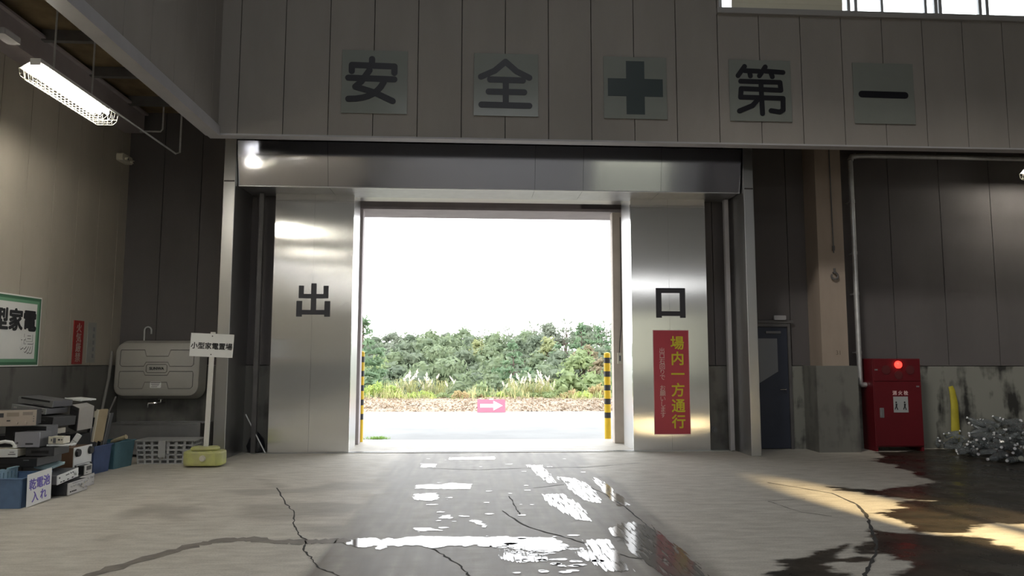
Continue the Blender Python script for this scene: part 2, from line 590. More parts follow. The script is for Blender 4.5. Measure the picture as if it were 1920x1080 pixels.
def strokes(mb, lines, wd, S, y0, th=0.006, M=None, joint=10):
    """round-ended brush strokes; each line a list of (x,z) in 0..1 of a square of side S"""
    cnt = [0]

    def seg(a, b):
        cnt[0] += 1
        d = Vector((b[0] - a[0], b[1] - a[1]))
        L = d.length
        ang = math.atan2(d.y, d.x)
        pts = []
        for k in range(joint + 1):
            t = ang + PI / 2 + PI * k / joint
            pts.append((a[0] + wd / 2 * math.cos(t), a[1] + wd / 2 * math.sin(t)))
        for k in range(joint + 1):
            t = ang - PI / 2 + PI * k / joint
            pts.append((b[0] + wd / 2 * math.cos(t), b[1] + wd / 2 * math.sin(t)))
        mb.prism([(x * S, z * S) for x, z in pts], y0 - th - 0.0003 * cnt[0], y0, M)
    for ln in lines:
        for a, b in zip(ln[:-1], ln[1:]):
            seg(a, b)
    return mb


def arc(p0, p1, p2, n=6):
    return [((1 - t) ** 2 * p0[0] + 2 * t * (1 - t) * p1[0] + t * t * p2[0],
             (1 - t) ** 2 * p0[1] + 2 * t * (1 - t) * p1[1] + t * t * p2[1]) for t in [k / n for k in range(n + 1)]]


# ------------------------------------------------------------------ the floor
def vnoise(x, y, seed):
    rs = np.random.RandomState(seed)
    T = rs.rand(128, 128)
    xi, yi = np.floor(x).astype(int), np.floor(y).astype(int)
    fx, fy = x - xi, y - yi
    fx, fy = fx * fx * (3 - 2 * fx), fy * fy * (3 - 2 * fy)
    g = lambda a, b: T[a % 128, b % 128]
    return (g(xi, yi) * (1 - fx) * (1 - fy) + g(xi + 1, yi) * fx * (1 - fy) + g(xi, yi + 1) * (1 - fx) * fy + g(xi + 1, yi + 1) * fx * fy)


def fbm(x, y, seed, o=4):
    s, a, t = 0, 1, 0
    for k in range(o):
        s = s + a * vnoise(x * 2 ** k, y * 2 ** k, seed + k)
        t += a
        a *= 0.55
    return s / t - 0.5


def poly_sd(px, py, poly):
    """signed distance to a polygon, inside positive"""
    d = np.full(px.shape, 1e9)
    ins = np.zeros(px.shape, bool)
    n = len(poly)
    for i in range(n):
        ax, ay = poly[i]
        bx, by = poly[(i + 1) % n]
        ex, ey = bx - ax, by - ay
        wx, wy = px - ax, py - ay
        t = np.clip((wx * ex + wy * ey) / (ex * ex + ey * ey + 1e-12), 0, 1)
        d = np.minimum(d, np.hypot(wx - ex * t, wy - ey * t))
        c = ((ay > py) != (by > py)) & (px < (bx - ax) * (py - ay) / (by - ay + 1e-12) + ax)
        ins ^= c
    return np.where(ins, d, -d)


def pxpoly(pts):
    return [(fl(u, v).x, fl(u, v).y) for u, v in pts]


gx = np.unique(np.concatenate([np.linspace(-5.8, 2.0, 157), np.linspace(2.03, 7.4, 215), np.linspace(7.45, 9.6, 44), [-5.86, 10.5, 11.5, 13.1]]))
gy = np.unique(np.concatenate([np.linspace(4.2, 12.1, 300), [-18.2, -9, -3, 0, 2, 3, 3.6], np.linspace(12.15, 13.75, 12)]))
GX, GY = np.meshgrid(gx, gy, indexing='ij')
nx, ny = len(gx), len(gy)
# damp dark area by the hydrant box and bottle heap
W = [
    [(1560, 913), (1650, 920), (1748, 902), (1690, 880), (1640, 862), (1650, 849), (1760, 842), (2150, 842), (2150, 960), (1900, 964), (1800, 945), (1700, 934), (1620, 926)],
    [(1640, 962), (1720, 940), (1790, 940), (1920, 955), (2000, 965), (2000, 985), (1850, 985), (1790, 1000), (1700, 994), (1690, 980)],
    [(1630, 992), (1710, 1000), (1800, 1002), (1860, 1012), (1920, 1030), (2000, 1040), (2000, 1130), (1660, 1130), (1700, 1070), (1715, 1052), (1650, 1040)],
    [(1495, 1055), (1520, 1035), (1590, 1020), (1575, 1042), (1540, 1060), (1500, 1080), (1480, 1080)],
    [(1440, 1075), (1480, 1050), (1560, 1062), (1570, 1085), (1440, 1095)],
    [(1590, 1040), (1620, 1022), (1655, 1020), (1640, 1040), (1600, 1055)],
]
wet = np.full(GX.shape, -1e9)
nzw = fbm(GX * 3.0, GY * 3.0, 3) * 0.22 + fbm(GX * 1.1 + GY * 0.4, GY * 7, 9) * 0.30 + fbm(GX * 5 + GY * 2.0, GY * 16, 15) * 0.20
for p in W:
    wet = np.maximum(wet, poly_sd(GX, GY, pxpoly(p)))
wet = np.clip((wet + nzw) / 0.05 + 0.5, 0, 1)
# damp stains on the left part, thin tyre-smeared moisture
ST = [
    [(210, 968), (275, 945), (300, 945), (330, 950), (375, 945), (370, 960), (330, 965), (340, 973), (310, 972), (290, 962), (225, 975)],
    [(425, 922), (470, 918), (560, 915), (640, 905), (800, 905), (800, 916), (640, 918), (560, 926), (470, 930)],
    [(480, 897), (510, 900), (540, 912), (525, 918), (495, 908)],
    [(170, 1012), (210, 1005), (200, 1018)],
    [(455, 945), (600, 940), (700, 945), (640, 965), (520, 975), (450, 968)],
    [(560, 985), (700, 985), (700, 1005), (600, 1005)],
]
st = np.full(GX.shape, -1e9)
for p in ST:
    st = np.maximum(st, poly_sd(GX, GY, pxpoly(p)))
stain = np.clip((st + fbm(GX * 2.5, GY * 5, 21) * 0.20) / 0.16 + 0.5, 0, 1) * 0.42
# lane worn by wheels, damp and darker, straight out through the door
lane = poly_sd(GX, GY, [(-1.1, 4.0), (-1.15, 11.9), (1.75, 11.9), (1.75, 4.0)]) + fbm(GX * 3, GY * 0.7, 31) * 0.5
lane = np.clip(lane / 0.22 + 0.5, 0, 1)
streak = np.clip(0.5 + fbm(GX * 16, GY * 1.1, 41) * 2.2, 0, 1)
damp = np.clip(np.maximum(stain, lane * (0.5 + 0.5 * streak)), 0, 1)
verts = np.stack([GX, GY, np.zeros_like(GX)], -1).reshape(-1, 3)
ii, jj = np.meshgrid(np.arange(nx - 1), np.arange(ny - 1), indexing='ij')
a_ = (ii * ny + jj).ravel()
faces = np.stack([a_, a_ + ny, a_ + ny + 1, a_ + 1], -1)
me = bpy.data.meshes.new('floor')
me.from_pydata(verts.tolist(), [], faces.tolist())
at1 = me.attributes.new('wet', 'FLOAT', 'POINT')
at1.data.foreach_set('value', wet.ravel().astype(np.float32))
at2 = me.attributes.new('damp', 'FLOAT', 'POINT')
at2.data.foreach_set('value', damp.ravel().astype(np.float32))
floor = bpy.data.objects.new('floor', me)
C.objects.link(floor)
struct(floor)

FLOOR = mat('worn_concrete_floor', (0.40, 0.37, 0.32), 0.6)


def floor_nodes():
    n = FLOOR.node_tree
    L = n.links
    b = n.nodes['Principled BSDF']
    b.inputs['Specular IOR Level'].default_value = 0.4
    t = n.nodes.new('ShaderNodeTexCoord')

    def noise(sc, scale, detail=6, rough=0.6):
        mp = n.nodes.new('ShaderNodeMapping')
        mp.inputs['Scale'].default_value = sc
        L.new(t.outputs['Object'], mp.inputs[0])
        z = n.nodes.new('ShaderNodeTexNoise')
        z.inputs['Scale'].default_value = scale
        z.inputs['Detail'].default_value = detail
        z.inputs['Roughness'].default_value = rough
        L.new(mp.outputs[0], z.inputs['Vector'])
        return z.outputs['Fac']

    def ramp(src, p0, c0, p1, c1):
        r = n.nodes.new('ShaderNodeValToRGB')
        r.color_ramp.elements[0].position = p0
        r.color_ramp.elements[1].position = p1
        r.color_ramp.elements[0].color = (*c0, 1)
        r.color_ramp.elements[1].color = (*c1, 1)
        L.new(src, r.inputs[0])
        return r.outputs[0]

    def mix(fac, a, c, blend='MIX'):
        m = n.nodes.new('ShaderNodeMix')
        m.data_type = 'RGBA'
        m.blend_type = blend
        if isinstance(fac, float):
            m.inputs[0].default_value = fac
        else:
            L.new(fac, m.inputs[0])
        for k, x in ((6, a), (7, c)):
            if isinstance(x, tuple):
                m.inputs[k].default_value = (*x, 1)
            else:
                L.new(x, m.inputs[k])
        return m.outputs[2]

    def attr(nm):
        z = n.nodes.new('ShaderNodeAttribute')
        z.attribute_name = nm
        return z.outputs['Fac']

    col = ramp(noise((1, 2.2, 1), 0.7), 0.3, (0.53, 0.475, 0.395), 0.7, (0.66, 0.605, 0.515))
    col = mix(0.55, col, ramp(noise((1, 3.5, 1), 3.2), 0.35, (0.36, 0.325, 0.275), 0.65, (0.72, 0.68, 0.60)))
    col = mix(0.30, col, ramp(noise((1, 1, 1), 60, 3), 0.3, (0.22, 0.2, 0.18), 0.7, (0.6, 0.57, 0.5)))
    dmp, wt = attr('damp'), attr('wet')
    col = mix(dmp, col, (0.155, 0.13, 0.105))
    wcol = ramp(noise((1, 2.5, 1), 1.3), 0.35, (0.020, 0.019, 0.015), 0.65, (0.060, 0.047, 0.034))
    col = mix(wt, col, wcol)
    L.new(col, b.inputs['Base Color'])
    # roughness: dry 0.62, damp 0.40, wet 0.2
    rr = ramp(noise((1, 1.5, 1), 4), 0.3, (0.48, 0.48, 0.48), 0.7, (0.68, 0.68, 0.68))
    rr = mix(dmp, rr, (0.52, 0.52, 0.52))
    rr = mix(wt, rr, ramp(noise((1, 1, 1), 2.5), 0.4, (0.22, 0.22, 0.22), 0.6, (0.45, 0.45, 0.45)))
    L.new(rr, b.inputs['Roughness'])
    bp = n.nodes.new('ShaderNodeBump')
    bp.inputs['Strength'].default_value = 0.10
    bp.inputs['Distance'].default_value = 0.01
    L.new(noise((1, 1, 1), 25, 5), bp.inputs['Height'])
    L.new(bp.outputs[0], b.inputs['Normal'])


floor_nodes()
me.materials.append(FLOOR)


def ribbon(name, pts, w0, material, jitter=0.01, parent=None, z=0.0015, sub=6, wj=0.5):
    rnd = random.Random(sum(int(p[0]) for p in pts))
    P = [fl(u, v) for u, v in pts]
    Q = []
    for a, b in zip(P[:-1], P[1:]):
        for k in range(sub):
            q = a.lerp(b, k / sub)
            Q.append(q + Vector((rnd.uniform(-1, 1), rnd.uniform(-1, 1), 0)) * jitter)
    Q.append(P[-1])
    m = MB()
    vv = []
    for i, q in enumerate(Q):
        d = (Q[min(i + 1, len(Q) - 1)] - Q[max(i - 1, 0)]).normalized()
        s_ = Vector((-d.y, d.x, 0))
        ww = w0 * (1 if w0 > 0.1 else 1.15) * (1 + rnd.uniform(-wj, wj)) / 2
        vv += [(q.x + s_.x * ww, q.y + s_.y * ww, z), (q.x - s_.x * ww, q.y - s_.y * ww, z)]
    m.add(vv, [(2 * i, 2 * i + 1, 2 * i + 3, 2 * i + 2) for i in range(len(Q) - 1)])
    return m.build(name, material, parent)


CRACK = mat('crack_shadow', (0.035, 0.032, 0.028), 0.9)
CRACK_DAMP = mat('damp_filled_joint', (0.19, 0.165, 0.14), 0.6, var=0.2, scale=9)
for pts, wd, mm in [
    ([(60, 1120), (170, 1078), (300, 1040), (370, 1021), (420, 1013), (470, 1011), (520, 1016), (575, 1016), (620, 1015), (655, 1012)], 0.13, CRACK_DAMP),
    ([(520, 915), (535, 945), (552, 960), (550, 985), (560, 1002), (574, 1012), (569, 1030), (585, 1048), (600, 1066), (640, 1082)], 0.012, CRACK),
    ([(940, 958), (990, 988), (1060, 1008), (1120, 1026), (1180, 1045), (1250, 1053), (1300, 1062)], 0.014, CRACK),
    ([(1000, 915), (1090, 905), (1130, 925), (1170, 950), (1200, 975), (1230, 998)], 0.010, CRACK),
    ([(1440, 905), (1560, 925), (1605, 945), (1626, 968), (1634, 990), (1642, 1015), (1644, 1035), (1630, 1062), (1618, 1085)], 0.022, CRACK),
    ([(800, 878), (900, 881), (980, 878), (1100, 876), (1200, 868)], 0.012, CRACK),
    ([(1510, 935), (1440, 940), (1500, 960), (1560, 968)], 0.008, CRACK),
    ([(800, 1022), (830, 1040), (865, 1062), (880, 1080)], 0.012, CRACK),
    ([(955, 930), (968, 955), (975, 965)], 0.010, CRACK),
]:
    c = ribbon('crack', pts, wd, mm, parent=floor)
    tag(c, kind='structure')

# puddles: thin films of rain water carried in by tyres
WATER = bpy.data.materials.new('water_film')
WATER.use_nodes = True


def water_nodes(m, thr, sc):
    n = m.node_tree
    n.nodes.clear()
    o = n.nodes.new('ShaderNodeOutputMaterial')
    b = n.nodes.new('ShaderNodeBsdfPrincipled')
    b.inputs['Base Color'].default_value = (0.16, 0.15, 0.135, 1)
    b.inputs['Roughness'].default_value = 0.10 if sc[0] > 20 else 0.05
    b.inputs['IOR'].default_value = 1.55
    b.inputs['Specular IOR Level'].default_value = 0.9
    t = n.nodes.new('ShaderNodeBsdfTransparent')
    x = n.nodes.new('ShaderNodeMixShader')
    tcn = n.nodes.new('ShaderNodeTexCoord')
    mp = n.nodes.new('ShaderNodeMapping')
    mp.inputs['Scale'].default_value = sc
    n.links.new(tcn.outputs['Object'], mp.inputs[0])
    z = n.nodes.new('ShaderNodeTexNoise')
    z.inputs['Scale'].default_value = 1.0
    z.inputs['Detail'].default_value = 5
    n.links.new(mp.outputs[0], z.inputs['Vector'])
    at = n.nodes.new('ShaderNodeAttribute')
    at.attribute_name = 'depth'
    ad = n.nodes.new('ShaderNodeMath')
    ad.operation = 'ADD'
    n.links.new(z.outputs['Fac'], ad.inputs[0])
    n.links.new(at.outputs['Fac'], ad.inputs[1])
    r = n.nodes.new('ShaderNodeMapRange')
    r.inputs['From Min'].default_value = thr
    r.inputs['From Max'].default_value = thr + 0.06
    n.links.new(ad.outputs[0], r.inputs['Value'])
    n.links.new(r.outputs[0], x.inputs[0])
    n.links.new(t.outputs[0], x.inputs[1])
    n.links.new(b.outputs[0], x.inputs[2])
    n.links.new(x.outputs[0], o.inputs[0])


water_nodes(WATER, 0.60, (10, 12, 1))
WATER_STREAK = bpy.data.materials.new('water_film_streaked')
WATER_STREAK.use_nodes = True
water_nodes(WATER_STREAK, 0.52, (38, 3.2, 1))


def puddle(pts, label, streaked=False, name='puddle', fade=0.16):
    poly = pxpoly(pts)
    xs = [p[0] for p in poly]
    ys = [p[1] for p in poly]
    st_ = 0.02
    ax = np.arange(min(xs) - 0.1, max(xs) + 0.1, st_)
    ay = np.arange(min(ys) - 0.12, max(ys) + 0.12, st_ * 1.3)
    X_, Y_ = np.meshgrid(ax, ay, indexing='ij')
    sd = poly_sd(X_, Y_, poly)
    dep = np.clip(sd / fade, -0.6, 0.13 if streaked else 0.35)
    v_ = np.stack([X_, Y_, np.full_like(X_, 0.003)], -1).reshape(-1, 3)
    m_, n_ = len(ax), len(ay)
    i_, j_ = np.meshgrid(np.arange(m_ - 1), np.arange(n_ - 1), indexing='ij')
    k_ = (i_ * n_ + j_).ravel()
    f_ = np.stack([k_, k_ + n_, k_ + n_ + 1, k_ + 1], -1)
    keep = (sd.ravel()[f_] > -0.09).any(1)
    f_ = f_[keep]
    used, inv = np.unique(f_, return_inverse=True)
    m2 = bpy.data.meshes.new(name)
    m2.from_pydata(v_[used].tolist(), [], inv.reshape(-1, 4).tolist())
    at = m2.attributes.new('depth', 'FLOAT', 'POINT')
    at.data.foreach_set('value', dep.ravel()[used].astype(np.float32))
    m2.materials.append(WATER_STREAK if streaked else WATER)
    o = bpy.data.objects.new(name, m2)
    C.objects.link(o)
    return tag(o, label, 'puddle', 'puddles on the concrete lane')


puddle([(640, 1020), (668, 1008), (740, 1010), (790, 1004), (860, 1007), (930, 1005), (1000, 1007), (1040, 1006), (1062, 1020), (1075, 1030), (1060, 1034), (1030, 1038), (990, 1036), (960, 1030), (930, 1028), (890, 1025), (850, 1025), (800, 1030), (788, 1024), (730, 1026), (712, 1034), (700, 1026), (660, 1028)],
       'long white shining puddle lying along the floor crack')
puddle([(940, 1028), (1000, 1036), (1030, 1040), (1024, 1052), (970, 1056), (935, 1048)], 'broken speckled puddle just in front of the long puddle', True, fade=0.2)
puddle([(1095, 1012), (1150, 1012), (1152, 1030), (1170, 1050), (1185, 1072), (1140, 1072), (1105, 1052), (1078, 1042), (1072, 1030), (1100, 1026)],
       'brushed wet patch joined to the end of the long puddle', True)
puddle([(1136, 992), (1180, 978), (1215, 985), (1250, 1008), (1290, 1043), (1335, 1085), (1260, 1090), (1200, 1050), (1160, 1020)],
       'wide thin wet fan with brown edges right of the long puddle', True, fade=0.25)
puddle([(1042, 893), (1075, 897), (1098, 905), (1117, 922), (1133, 946), (1100, 940), (1072, 922)], 'bright slanting puddle, left half of the pair nearest the door', True)
puddle([(1108, 894), (1130, 902), (1160, 926), (1182, 948), (1160, 950), (1128, 922)], 'bright slanting puddle, right half of the pair nearest the door', True)
puddle([(1018, 927), (1060, 926), (1064, 934), (1085, 942), (1112, 978), (1078, 975), (1045, 955), (1020, 938)], 'bent slanting puddle between the door pair and the long puddle', True)
puddle([(986, 872), (1016, 872), (1046, 906), (1026, 906), (1002, 886)], 'narrow slanting puddle close to the door rail', True)
puddle([(788, 869), (820, 870), (820, 877), (786, 877)], 'small square puddle, farthest up the left wheel track')
puddle([(776, 909), (820, 908), (850, 905), (886, 908), (886, 918), (820, 918), (776, 917)], 'flat oblong puddle across the left wheel track')
puddle([(772, 926), (820, 924), (825, 936), (808, 941), (772, 937)], 'blocky puddle just below the oblong one in the left wheel track')
puddle([(822, 966), (848, 965), (848, 974), (824, 975)], 'small oval puddle beside the curved one in mid lane')
puddle([(873, 973), (895, 974), (912, 982), (920, 992), (905, 990), (888, 982)], 'small curved comma shaped puddle in mid lane')
puddle([(773, 990), (810, 990), (831, 995), (800, 998), (773, 997)], 'thin dash of water just behind the long puddle')
puddle([(840, 858), (930, 856), (930, 862), (840, 863)], 'faint shining dash of water at the door rail')
sp = MB()
rs = random.Random(5)
for _ in range(70):
    u, v = rs.choice([(rs.uniform(780, 1000), rs.uniform(860, 1000)), (rs.uniform(950, 1130), rs.uniform(860, 1075)), (rs.uniform(960, 1080), rs.uniform(1030, 1075))])
    p = fl(u, v)
    r0 = rs.uniform(0.008, 0.035)
    k0 = rs.randint(6, 9)
    sp.add([(p.x + r0 * (1 + rs.uniform(-.3, .3)) * 1.6 * math.cos(2 * PI * k / k0), p.y + r0 * (1 + rs.uniform(-.3, .3)) * math.sin(2 * PI * k / k0), 0.003) for k in range(k0)], [tuple(range(k0))])
DROP = mat('water_drop', (0.16, 0.15, 0.135), 0.04, spec=0.9)
tag(sp.build('water_specks', DROP), 'scattered specks of water along the wheel tracks', 'water', kind='stuff')


# ------------------------------------------------------------------ walls and roof
def panel_wall(name, axis, plane, a0, a1, z0, z1, first, pitch, m, thick=0.10, side=1, holes=(), gap=0.012):
    """upright panels with open joints over a dark backing. axis 'y': wall in the plane y=plane, running along x.
    side = direction (sign) from the visible face into the wall"""
    mb = MB()
    edges = [a0]
    x = first
    while x < a1 - 0.05:
        if x > a0 + 0.05:
            edges.append(x)
        x += pitch
    edges.append(a1)
    def put(p0, p1, q0, q1, d0, d1, mi):
        mb.cur = mi
        lo, hi = sorted((plane + side * d0, plane + side * d1))
        if axis == 'y':
            mb.box(p0, p1, lo, hi, q0, q1)
        else:
            mb.box(lo, hi, p0, p1, q0, q1)
    def cut(p0, p1, q0, q1, d0, d1, mi, depth=0):
        for (h0, h1, k0, k1) in holes[depth:]:
            depth += 1
            if p0 < h1 and p1 > h0 and q0 < k1 and q1 > k0:
                if p0 < h0:
                    cut(p0, h0, q0, q1, d0, d1, mi, depth)
                if p1 > h1:
                    cut(h1, p1, q0, q1, d0, d1, mi, depth)
                m0, m1 = max(p0, h0), min(p1, h1)
                if q0 < k0:
                    cut(m0, m1, q0, k0, d0, d1, mi, depth)
                if q1 > k1:
                    cut(m0, m1, k1, q1, d0, d1, mi, depth)
                return
        put(p0, p1, q0, q1, d0, d1, mi)
    for e0, e1 in zip(edges[:-1], edges[1:]):
        cut(e0 + gap / 2, e1 - gap / 2, z0, z1, 0, thick * 0.6, 0)
    cut(a0, a1, z0, z1, thick * 0.6, thick, 1)
    return mb.build(name, [m, GROOVE])


WY = 12.1            # front wall, inner face
LX = -5.72           # left wall, inner face
BZ = 4.63            # underside of the upper walls
AZ = 5.62            # ceiling of the low aisles
DZ = 1.40            # top of the concrete dado
OX0, OX1, OZ = -1.99, 2.70, 4.62      # wall opening behind the sliding doors

struct(panel_wall('wall_front_upper', 'y', HY1, HX0 - 0.1, HX1 + 0.1, BZ, HZ, -3.29, 0.625, PANEL, 0.15, 1,
                  holes=[(3.62, HX1 - 0.3, 6.66, 8.3)]), 'grey panelled wall over the doorway')
struct(panel_wall('wall_left_upper', 'x', HX0, HY0, HY1, BZ, HZ, 0.35, 0.625, PANEL, 0.15, -1), 'grey panelled wall hanging over the left aisle')
# lower lips of the upper walls
lip = MB()
lip.box(HX0 - 0.16, HX1, HY1 - 0.012, HY1 + 0.16, BZ - 0.025, BZ)
lip.box(HX0 - 0.16, HX0 + 0.03, HY0, HY1 - 0.012, BZ - 0.04, BZ + 0.10)
struct(lip.build('trim_1', GREY_STEEL), 'grey metal lip under the upper walls')

struct(panel_wall('wall_left', 'x', LX, HY0, WY + 0.1, DZ, AZ, 0.42, 0.60, PANEL_WARM, 0.12, -1, holes=[(-17.5, 4.0, 4.12, 4.40)]), 'beige panelled left wall')
d = MB()
d.box(LX - 0.12, LX + 0.03, HY0, WY, 0, DZ - 0.01)
struct(d.build('wall_left_dado', CONC))
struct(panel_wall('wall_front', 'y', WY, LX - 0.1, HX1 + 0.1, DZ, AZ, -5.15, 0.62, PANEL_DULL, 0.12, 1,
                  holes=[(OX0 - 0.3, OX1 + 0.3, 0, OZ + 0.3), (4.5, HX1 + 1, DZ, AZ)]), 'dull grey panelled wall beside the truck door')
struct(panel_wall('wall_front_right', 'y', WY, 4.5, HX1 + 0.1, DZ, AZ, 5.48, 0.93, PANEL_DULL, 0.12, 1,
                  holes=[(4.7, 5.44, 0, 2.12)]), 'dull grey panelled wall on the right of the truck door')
d = MB()
d.box(LX, OX0 - 0.3, WY - 0.03, WY + 0.12, 0, DZ - 0.01)
d.box(OX1 + 0.3, 4.7, WY - 0.03, WY + 0.12, 0, DZ - 0.01)
struct(d.build('wall_front_dado', CONC))
d = MB()
d.box(5.44, HX1, WY - 0.03, WY + 0.12, 0, DZ - 0.01)
struct(d.build('wall_front_dado_right', CONC_WET))
# thick concrete walls of the door passage
d = MB()
d.box(OX0 - 1.2, OX0 - 0.03, WY + 0.12, 12.76, 0, 6)
d.box(OX0 - 1.2, -2.22, 12.76, 13.75, 0, 6)
d.box(OX1 + 0.03, OX1 + 1.2, WY + 0.12, 12.76, 0, 6)
d.box(2.90, OX1 + 1.2, 12.76, 13.75, 0, 6)
d.box(OX0 - 0.3, OX1 + 0.3, WY + 0.12, 13.75, OZ, 6)
d.box(OX0 - 0.3, OX0 - 0.03, WY, WY + 0.12, 0, OZ + 0.3)
d.box(OX1 + 0.03, OX1 + 0.3, WY, WY + 0.12, 0, OZ + 0.3)
d.box(OX0 - 0.03, OX1 + 0.03, WY, WY + 0.12, OZ, OZ + 0.3)
struct(d.build('wall_passage', CONC_LIGHT))
# outer shell so that no daylight leaks in
d = MB()
d.box(LX - 0.3, LX - 0.12, 4.0, 13.75, 0, AZ + 0.3)
d.box(LX - 0.3, LX - 0.12, HY0, -17.5, 0, AZ + 0.3)
d.box(LX - 0.3, LX - 0.12, -17.5, 4.0, 0, 4.12)
d.box(LX - 0.3, LX - 0.12, -17.5, 4.0, 4.40, AZ + 0.3)
d.box(LX - 0.3, OX0 - 1.2, 13.5, 13.75, 0, 11)
d.box(OX1 + 1.2, HX1 + 0.3, 13.5, 13.75, 0, 6)
d.box(OX0 - 1.2, OX1 + 1.2, 13.5, 13.75, 6, 6.2)
struct(d.build('wall_outer', CONC_LIGHT))
d = MB()
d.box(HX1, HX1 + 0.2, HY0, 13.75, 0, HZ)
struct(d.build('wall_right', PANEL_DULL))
rear = panel_wall('wall_rear', 'y', HY0, LX, HX1 + 0.2, 0, HZ, -5, 0.9, mat('rear_panel', (0.62, 0.61, 0.59), 0.8, var=0.05, scale=2), 0.2, -1,
                  holes=[(HX0 + 0.3, HX1 - 0.3, a, b) for a, b in REAR_STRIPS] + [REAR_DOOR])
struct(rear)
mu = MB()
for k in range(12):
    x = REAR_DOOR[0] + (k + 0.5) * (REAR_DOOR[1] - REAR_DOOR[0]) / 12
    mu.box(x - 0.045, x + 0.045, HY0 - 0.1, HY0 - 0.06, 0, 4.2)
gt = struct(mu.build('trim_2', STEEL_DARK), 'upright bars of the rear gate')
mu = MB()
mu.box(REAR_DOOR[0], REAR_DOOR[1], HY0 - 0.13, HY0 - 0.12, 0, 4.2)
mu.build('dimming_pane', DIM_SHEET, gt)
# roof with open skylight strips
rf = MB()
ys = [HY0 - 0.2] + [y for p in SKYLIGHTS for y in p] + [HY1 + 0.2]
for k in range(0, len(ys), 2):
    rf.box(HX0 - 0.2, HX1 + 0.2, ys[k], ys[k + 1], HZ, HZ + 0.15)
for (y0, y1), (x0, x1) in zip(SKYLIGHTS, SKX):
    rf.box(HX0 - 0.2, x0, y0, y1, HZ, HZ + 0.15)
    rf.box(x1, HX1 + 0.2, y0, y1, HZ, HZ + 0.15)
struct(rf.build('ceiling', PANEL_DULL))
# low aisle ceilings
al = MB()
al.box(LX - 0.3, HX0 - 0.15, HY0, HY1, AZ, AZ + 0.1)
al.box(LX - 0.3, HX1 + 0.3, HY1 + 0.15, 13.6, AZ, AZ + 0.1)
al.box(LX - 0.3, HX0 - 0.15, HY1, HY1 + 0.15, AZ, AZ + 0.1)
struct(al.build('ceiling_aisle', BROWN_ROOF), 'rusty brown ceiling of the low aisle')
for k in range(8):
    b = MB()
    y = 3.3 + k * 1.15
    b.box(LX + 0.3, HX0 - 0.16, y - 0.04, y + 0.04, AZ - 0.14, AZ)
    tag(struct(b.build('ceiling_rafter', STEEL_DARK)))
b = MB()
b.box(LX + 0.0, LX + 0.30, HY0, WY - 0.2, AZ - 0.42, AZ - 0.12)
b.box(LX + 0.02, LX + 0.36, HY0, WY - 0.2, AZ - 0.12, AZ - 0.09)
struct(b.build('ceiling_beam', MAUVE_STEEL), 'grey steel beam along the top of the left wall')
b = MB()
b.box(-3.3, 12.8, 11.0, 11.14, 5.05, 5.35)
b.box(-3.3, 12.8, 10.97, 11.17, 5.02, 5.05)
struct(b.build('ceiling_beam', STEEL_DARK), 'dark steel beam above the door hood')

# clerestory windows, upper right
WF = mat('window_frame_aluminium', (0.55, 0.56, 0.57), 0.45, 0.5)
BLIND = mat('beige_blind', (0.72, 0.68, 0.54), 0.8, var=0.03, scale=2)
SILL = mat('window_sill_grey', (0.30, 0.29, 0.28), 0.6)
b = MB()
b.box(3.58, HX1 - 0.25, HY1 - 0.05, HY1 + 0.02, 6.58, 6.665)
struct(b.build('trim_3', SILL), 'grey sill under the high windows')
for k, (x0, x1, mul, blind) in enumerate([(3.64, 5.66, [], True), (5.72, 7.02, [0.335, 0.86], False), (7.04, 7.72, [], False), (7.78, 9.1, [], False), (9.16, 10.6, [0.5], False), (10.65, 12.68, [0.5], False)]):
    r_ = thing('window_%d' % (k + 1), None, None, (x0, HY1 + 0.06, 6.66))
    struct(r_, ['high window hung with a beige blind', 'bright high window split by two mullions', 'narrow bright high window', 'bright high window next to the narrow one',
                'high window beyond the frame edge', 'last high window by the right wall'][k])
    wd = x1 - x0
    f = MB()
    z1 = 1.62
    f.box(0, wd, 0, 0.06, 0, 0.035)
    f.box(0, wd, 0, 0.06, z1 - 0.05, z1)
    f.box(0, 0.05, 0, 0.06, 0.035, z1 - 0.05)
    f.box(wd - 0.05, wd, 0, 0.06, 0.035, z1 - 0.05)
    for q in mul:
        f.box(q * wd - 0.02, q * wd + 0.02, 0.005, 0.055, 0.035, z1 - 0.05)
    f.build('window_frame', WF, r_, bevel=0.004)
    g = MB()
    g.box(0.05, wd - 0.05, 0.028, 0.032, 0.035, z1 - 0.05)
    g.build('pane', PANE, r_)
    if blind:
        g = MB()
        for s_ in range(16):
            za = 0.05 + s_ * 0.095
            g.box(0.20, wd - 0.12, 0.012 - 0.004 * (s_ % 2), 0.016 - 0.004 * (s_ % 2), za, za + 0.1)
        g.build('blind', BLIND, r_)

# ------------------------------------------------------------------ truck door
# hood over the sliding doors: face leaning forward at the top
HXa, HXb = -3.67, 4.36
hd = MB()
prof = [(11.32, 4.215), (11.20, 4.90), (11.95, 4.90), (12.06, 4.215)]
for k, (xa, xb) in enumerate([(HXa, -2.28), (-2.276, 1.0), (1.004, 1.78), (1.784, 3.05), (3.054, HXb)]):
    vv = [(xa, y, z) for y, z in prof] + [(xb, y, z) for y, z in prof]
    hd.cur = 0
    hd.add(vv, [(0, 1, 2, 3), (7, 6, 5, 4), (0, 4, 5, 1), (1, 5, 6, 2), (2, 6, 7, 3)])
    hd.cur = 1
    hd.add(vv, [(3, 7, 4, 0)])
hood = struct(hd.build('trim_4', [STAINLESS_HOOD, STEEL_DULL]), 'stainless steel hood over the sliding doors')
g = MB()
g.box(HXa, HXb, 11.33, 11.37, 4.200, 4.215)
g.build('lower_flange', STAINLESS_TRIM, hood)
